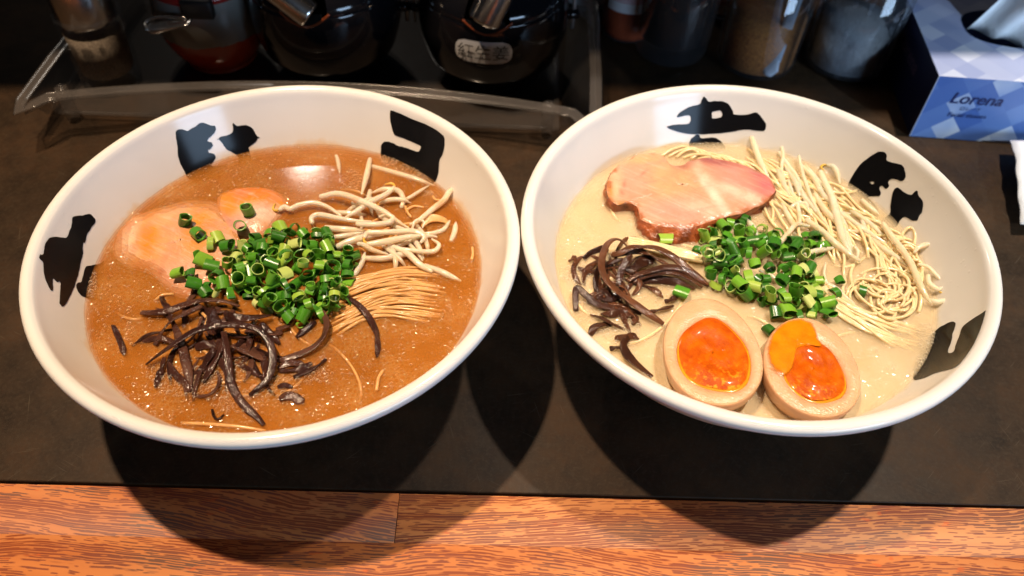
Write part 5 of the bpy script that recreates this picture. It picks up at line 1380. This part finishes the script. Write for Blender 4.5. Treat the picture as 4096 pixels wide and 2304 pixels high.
# jars and glasses at the back right
def jar(name, x, y, r0, r1, hgt, label, fill, fillmat, group, glass='glass', inner=0.0025, base_t=0.010):
    t = tag(empty(name, (x, y, 0.0)), label, 'jar' if name != 'drinking_glass' else 'glass', group)
    V, F = lathe([(0.0, 0.0005), (r0 * 0.86, 0.0005), (r0 * 0.97, 0.003), (r0, 0.008), (r1, hgt), (r1 - inner, hgt), (r0 - inner, base_t + 0.002), (r0 * 0.7, base_t), (0.0, base_t)], 56, (x, y), False)
    obj('glass_wall', V, F, M[glass], t)
    z1 = fill; ra = r0 - inner - 0.0003; rb = r0 + (r1 - r0) * z1 / hgt - inner - 0.0003
    V, F = lathe([(0.0, base_t + 0.0004), (ra * 0.72, base_t + 0.0004), (ra, base_t + 0.0025), (rb, z1), (rb * 0.5, z1 + 0.001), (0.0, z1 + 0.002)], 40, (x, y), False)
    obj('contents', V, F, fillmat, t); return t
jar('drinking_glass', 0.1075, 0.5360, 0.0265, 0.0310, 0.120, 'clear glass of dark sauce, leftmost of the three glass jars', 0.085, plain('soy_sauce', (0.006, 0.004, 0.004), 0.05), 'glass jars behind the right bowl', 'glass', 0.0025, 0.013)
jar('spice_jar', 0.1680, 0.5270, 0.0285, 0.0305, 0.110, 'glass jar of brown ground sesame in the middle of the three', 0.040, plain('brown_sesame', (0.85, 0.25, 0.05), 0.9, var=0.5, vs=700, bmp=0.6, bs=900, bd=0.001), 'glass jars behind the right bowl', 'glass', 0.002, 0.003)
jar('spice_jar', 0.2330, 0.5305, 0.0290, 0.0330, 0.110, 'dusty glass jar of white grains beside the tissue box', 0.034, plain('white_grains', (0.93, 0.93, 0.92), 0.8, var=0.35, vs=900, bmp=0.6, bs=1200, bd=0.001), 'glass jars behind the right bowl', 'glass_smear', 0.002, 0.003)
t = tag(empty('jar_spoon', (0.178, 0.52, 0.03)), 'pale spoon standing in the jar of brown ground sesame', 'spoon')
V, F = tube([Vector((0.1740, 0.5020, 0.018)), Vector((0.1800, 0.5120, 0.06)), Vector((0.186, 0.524, 0.115))], [0.0045, 0.0035, 0.003], 0.0010, 10, 5, 0.0, 0.9); obj('handle', V, F, plain('spoon_white', (0.60, 0.68, 0.80), 0.25), t)
V, F = tube([Vector((0.1712, 0.4985, 0.008)), Vector((0.1722, 0.5000, 0.013)), Vector((0.1740, 0.5020, 0.019))], [0.003, 0.0062, 0.0042], 0.0012, 10, 5); obj('spoon_bowl', V, F, plain('spoon_white_b', (0.60, 0.68, 0.80), 0.25), t)

# paper-labelled bottles behind the glasses
def m_fret(name):
    m, nt, b = newmat(name)
    c = coords(nt, (420, 420, 420)); br_ = N(nt, 'ShaderNodeTexBrick'); br_.inputs['Scale'].default_value = 1.0
    br_.inputs['Color1'].default_value = (0.72, 0.72, 0.76, 1); br_.inputs['Color2'].default_value = (0.70, 0.70, 0.74, 1); br_.inputs['Mortar'].default_value = (0.42, 0.02, 0.03, 1)
    br_.inputs['Mortar Size'].default_value = 0.10; br_.inputs['Brick Width'].default_value = 0.8; br_.inputs['Row Height'].default_value = 0.8
    sw = N(nt, 'ShaderNodeSeparateXYZ'); nt.links.new(c, sw.inputs[0]); cb = N(nt, 'ShaderNodeCombineXYZ'); nt.links.new(sw.outputs[0], cb.inputs[0]); nt.links.new(sw.outputs[2], cb.inputs[1])
    nt.links.new(cb.outputs[0], br_.inputs['Vector']); nt.links.new(br_.outputs[0], b.inputs['Base Color']); b.inputs['Roughness'].default_value = 0.6
    return m
M['fret'] = m_fret('red_fret_print')
def bottle(x, y, r_, label, liquid, lz0, lz1, top=0.11):
    t = tag(empty('sauce_bottle', (x, y, 0)), label, 'bottle', 'labelled bottles behind the glasses')
    V, F = lathe([(0.0, 0.0005), (r_ * 0.9, 0.0005), (r_, 0.004), (r_, 0.13), (r_ * 0.5, 0.16), (r_ * 0.4, 0.19)], 40, (x, y), False); obj('glass_wall', V, F, M['glass'], t)
    V, F = lathe([(0.0, 0.002), (r_ * 0.88, 0.002), (r_ * 0.94, 0.006), (r_ * 0.94, top), (0.0, top)], 32, (x, y), False); obj('contents', V, F, liquid, t)
    W = []; Q = []
    for j in range(2):
        for i in range(15):
            a = -math.pi / 2 + (i / 14 - 0.5) * 1.9; W.append(Vector((x + (r_ + 0.0004) * math.cos(a), y + (r_ + 0.0004) * math.sin(a), (lz0, lz1)[j])))
    for i in range(14): Q.append((i, i + 1, 16 + i, 15 + i))
    lb_ = obj('paper_label', W, Q, M['white'], t)
    W = []; Q = []
    for j in range(2):
        for i in range(15):
            a = -math.pi / 2 + (i / 14 - 0.5) * 1.5; W.append(Vector((x + (r_ + 0.0007) * math.cos(a), y + (r_ + 0.0007) * math.sin(a), (lz0 + 0.008, lz1)[j])))
    for i in range(14): Q.append((i, i + 1, 16 + i, 15 + i))
    obj('fret_border', W, Q, M['fret'], lb_)
bottle(0.0770, 0.5590, 0.0205, 'red sauce bottle between the tray and the glass of dark sauce', plain('red_oil', (0.42, 0.07, 0.02), 0.25), 0.026, 0.090, 0.024)
bottle(0.0470, 0.6040, 0.0240, 'bottle with red fretwork label at the corner of the tray', plain('dark_vinegar', (0.03, 0.010, 0.006), 0.15), 0.006, 0.080)
bottle(0.1560, 0.5990, 0.0240, 'bottle with red fretwork label seen through the sesame jar', plain('dark_vinegar_b', (0.03, 0.010, 0.006), 0.15), 0.006, 0.080)

# ------------------------------------------------------------------ tissue box
def m_box(name, dark, light, scale, rot):
    """Printed checks: small tilted squares, each its own shade of blue."""
    m, nt, b = newmat(name)
    c = coords(nt, (scale, scale, scale), rot=rot)
    fl = N(nt, 'ShaderNodeVectorMath', operation='FLOOR'); nt.links.new(c, fl.inputs[0])
    wn = N(nt, 'ShaderNodeTexWhiteNoise', noise_dimensions='2D'); nt.links.new(fl.outputs[0], wn.inputs['Vector'])
    big = noise(nt, coords(nt, (30, 30, 30)), 1.0, 2)
    k = math_(nt, 'ADD', math_(nt, 'MULTIPLY', wn.outputs[0], 0.75), math_(nt, 'MULTIPLY', big, 0.25))
    nt.links.new(ramp(nt, k, [(0.15, dark), (0.55, tuple(0.6 * a + 0.4 * b2 for a, b2 in zip(dark, light))), (0.8, light), (0.9, (0.78, 0.80, 0.86))]), b.inputs['Base Color'])
    b.inputs['Roughness'].default_value = 0.45; return m
BW, BD, BH = 0.235, 0.115, 0.048
BC = Vector((0.2600, 0.4485, 0)); BR = R(-2.6)
box = tag(empty('tissue_box', BC), 'blue checked tissue box with a tissue pulled up, at the far right', 'tissue box'); box.rotation_euler = (0, 0, BR)
def bpart(name, V, F, m, parent=None, smooth=False):
    o = obj(name, V, F, m, None, smooth); o.parent = parent or box; return o
# slot outline on the top
slot = [(0.106 + 0.076 * math.copysign(abs(math.cos(a)) ** 0.5, math.cos(a)), 0.060 + 0.024 * math.copysign(abs(math.sin(a)) ** 0.7, math.sin(a))) for a in [2 * math.pi * i / 40 for i in range(40)]]
pts2 = [Vector((0, 0)), Vector((BW, 0)), Vector((BW, BD)), Vector((0, BD))] + [Vector(p) for p in slot]
eds = [(0, 1), (1, 2), (2, 3), (3, 0)] + [(4 + i, 4 + (i + 1) % 40) for i in range(40)]
vs, es, fs, *_ = delaunay_2d_cdt(pts2, eds, [], 0, 1e-7)
keep = [tuple(f) for f in fs if not in_poly(sum(vs[i].x for i in f) / 3, sum(vs[i].y for i in f) / 3, slot)]
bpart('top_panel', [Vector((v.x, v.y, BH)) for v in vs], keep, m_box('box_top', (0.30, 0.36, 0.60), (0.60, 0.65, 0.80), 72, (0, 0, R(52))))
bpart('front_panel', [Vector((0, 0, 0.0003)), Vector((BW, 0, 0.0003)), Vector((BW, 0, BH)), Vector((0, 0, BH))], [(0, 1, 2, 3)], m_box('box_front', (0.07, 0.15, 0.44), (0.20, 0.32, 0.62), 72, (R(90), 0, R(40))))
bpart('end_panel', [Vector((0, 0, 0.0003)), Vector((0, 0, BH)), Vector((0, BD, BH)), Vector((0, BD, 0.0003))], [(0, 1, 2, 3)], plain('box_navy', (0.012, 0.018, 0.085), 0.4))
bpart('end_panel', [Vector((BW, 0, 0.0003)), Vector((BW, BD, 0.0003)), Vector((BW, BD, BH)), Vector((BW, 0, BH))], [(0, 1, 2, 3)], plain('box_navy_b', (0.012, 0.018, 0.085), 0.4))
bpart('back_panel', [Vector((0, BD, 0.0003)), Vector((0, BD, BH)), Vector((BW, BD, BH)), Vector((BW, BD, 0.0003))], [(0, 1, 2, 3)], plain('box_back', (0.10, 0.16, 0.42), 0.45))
bpart('bottom_panel', [Vector((0.001, 0.001, 0.0006)), Vector((0.001, BD - 0.001, 0.0006)), Vector((BW - 0.001, BD - 0.001, 0.0006)), Vector((BW - 0.001, 0.001, 0.0006))], [(0, 1, 2, 3)], plain('box_card', (0.45, 0.42, 0.38), 0.8))
V, F = tube([Vector((0, 0, 0.0005)), Vector((0, 0, BH))], 0.0004, None, 6, 3); bpart('worn_edge', V, F, plain('card_edge', (0.6, 0.64, 0.75), 0.6))
navy = plain('print_navy', (0.012, 0.020, 0.11), 0.5)
def face_text(body, size, cx, cz, shear=0.0, bold=0.0, m=None):
    V, F = text_mesh(body, size, shear, bold)
    return bpart('lettering', [Vector((cx + v.x, -0.0004, cz + v.y)) for v in V], F, m or navy)
face_text('Lorena', 0.0116, 0.0300, 0.0325, 0.18, 0.00015)
face_text('ロレーナ', 0.0034, 0.0290, 0.0250, 0.1)
face_text('Facial tissues', 0.0048, 0.0290, 0.0200, 0.15)
V, F = text_mesh('Lorena', 0.015, 0.15, 0.0002)
bpart('lettering', [Vector((-0.0004, 0.052 - v.x, 0.030 + v.y)) for v in V], F, plain('print_violet', (0.16, 0.12, 0.22), 0.5))
# the tissue standing up from the slot
def m_tissue():
    m, nt, b = newmat('tissue_paper'); b.inputs['Base Color'].default_value = (0.84, 0.87, 0.90, 1); b.inputs['Roughness'].default_value = 0.9
    nt.links.new(bump(nt, noise(nt, coords(nt), 160, 4), 0.3, 0.002), b.inputs['Normal']); return m
M['tissue'] = m_tissue()
ts = tag(empty('tissue', BC + Vector((0.11, 0.055, BH))), 'white tissue sticking up from the blue tissue box', 'tissue')
V = []; F = []; nu, nv = 60, 14
rotb = Matrix.Rotation(BR, 3, 'Z')
for j in range(nv + 1):
    f = j / nv
    for i in range(nu + 1):
        a = i / nu
        x = 0.034 + 0.140 * a + 0.030 * f * (1 - 1.4 * a) + 0.012 * f
        y = 0.060 - 0.021 * math.sin(math.pi * a) * (1 - 0.7 * f) + 0.006 * math.sin(a * 21 + 3 * f) * (0.3 + f) + 0.003 * math.sin(a * 47)
        z = BH - 0.003 + 0.075 * f * (0.75 + 0.25 * math.sin(a * 9 + 1))
        V.append(rotb @ Vector((x, y, z)) + BC)
for j in range(nv):
    for i in range(nu): F.append((j * (nu + 1) + i, j * (nu + 1) + i + 1, (j + 1) * (nu + 1) + i + 1, (j + 1) * (nu + 1) + i))
o = obj('tissue_sheet', V, F, M['tissue'], ts)
sm = o.modifiers.new('thick', 'SOLIDIFY'); sm.thickness = 0.0004

# paper napkin entering at the right edge, its near corner lifted
nap = tag(empty('paper_napkin', (0.36, 0.42, 0)), 'white paper napkin at the right edge in front of the tissue box', 'napkin')
V = []; F = []; nu, nv = 20, 24
for j in range(nv + 1):
    v_ = j / nv
    for i in range(nu + 1):
        u_ = i / nu
        left = Vector((0.3160 + 0.0006 * math.sin(v_ * 9), 0.4340, 0)).lerp(Vector((0.2985, 0.360, 0)), v_)
        p = left + Vector((u_ * 0.13, 0.004 * u_, 0))
        p.x += 0.0004 * math.sin(v_ * 23 + 1) * (1 - u_)
        p.z = 0.0105 + 0.0035 * math.sin(v_ * 3.0 + 0.4) - 0.004 * u_ + 0.001 * math.sin(u_ * 9 + v_ * 6)
        V.append(p)
for j in range(nv):
    for i in range(nu): F.append((j * (nu + 1) + i, (j + 1) * (nu + 1) + i, (j + 1) * (nu + 1) + i + 1, j * (nu + 1) + i + 1))
o = obj('napkin_sheet', V, F, M['tissue'], nap); sm = o.modifiers.new('thick', 'SOLIDIFY'); sm.thickness = 0.0008
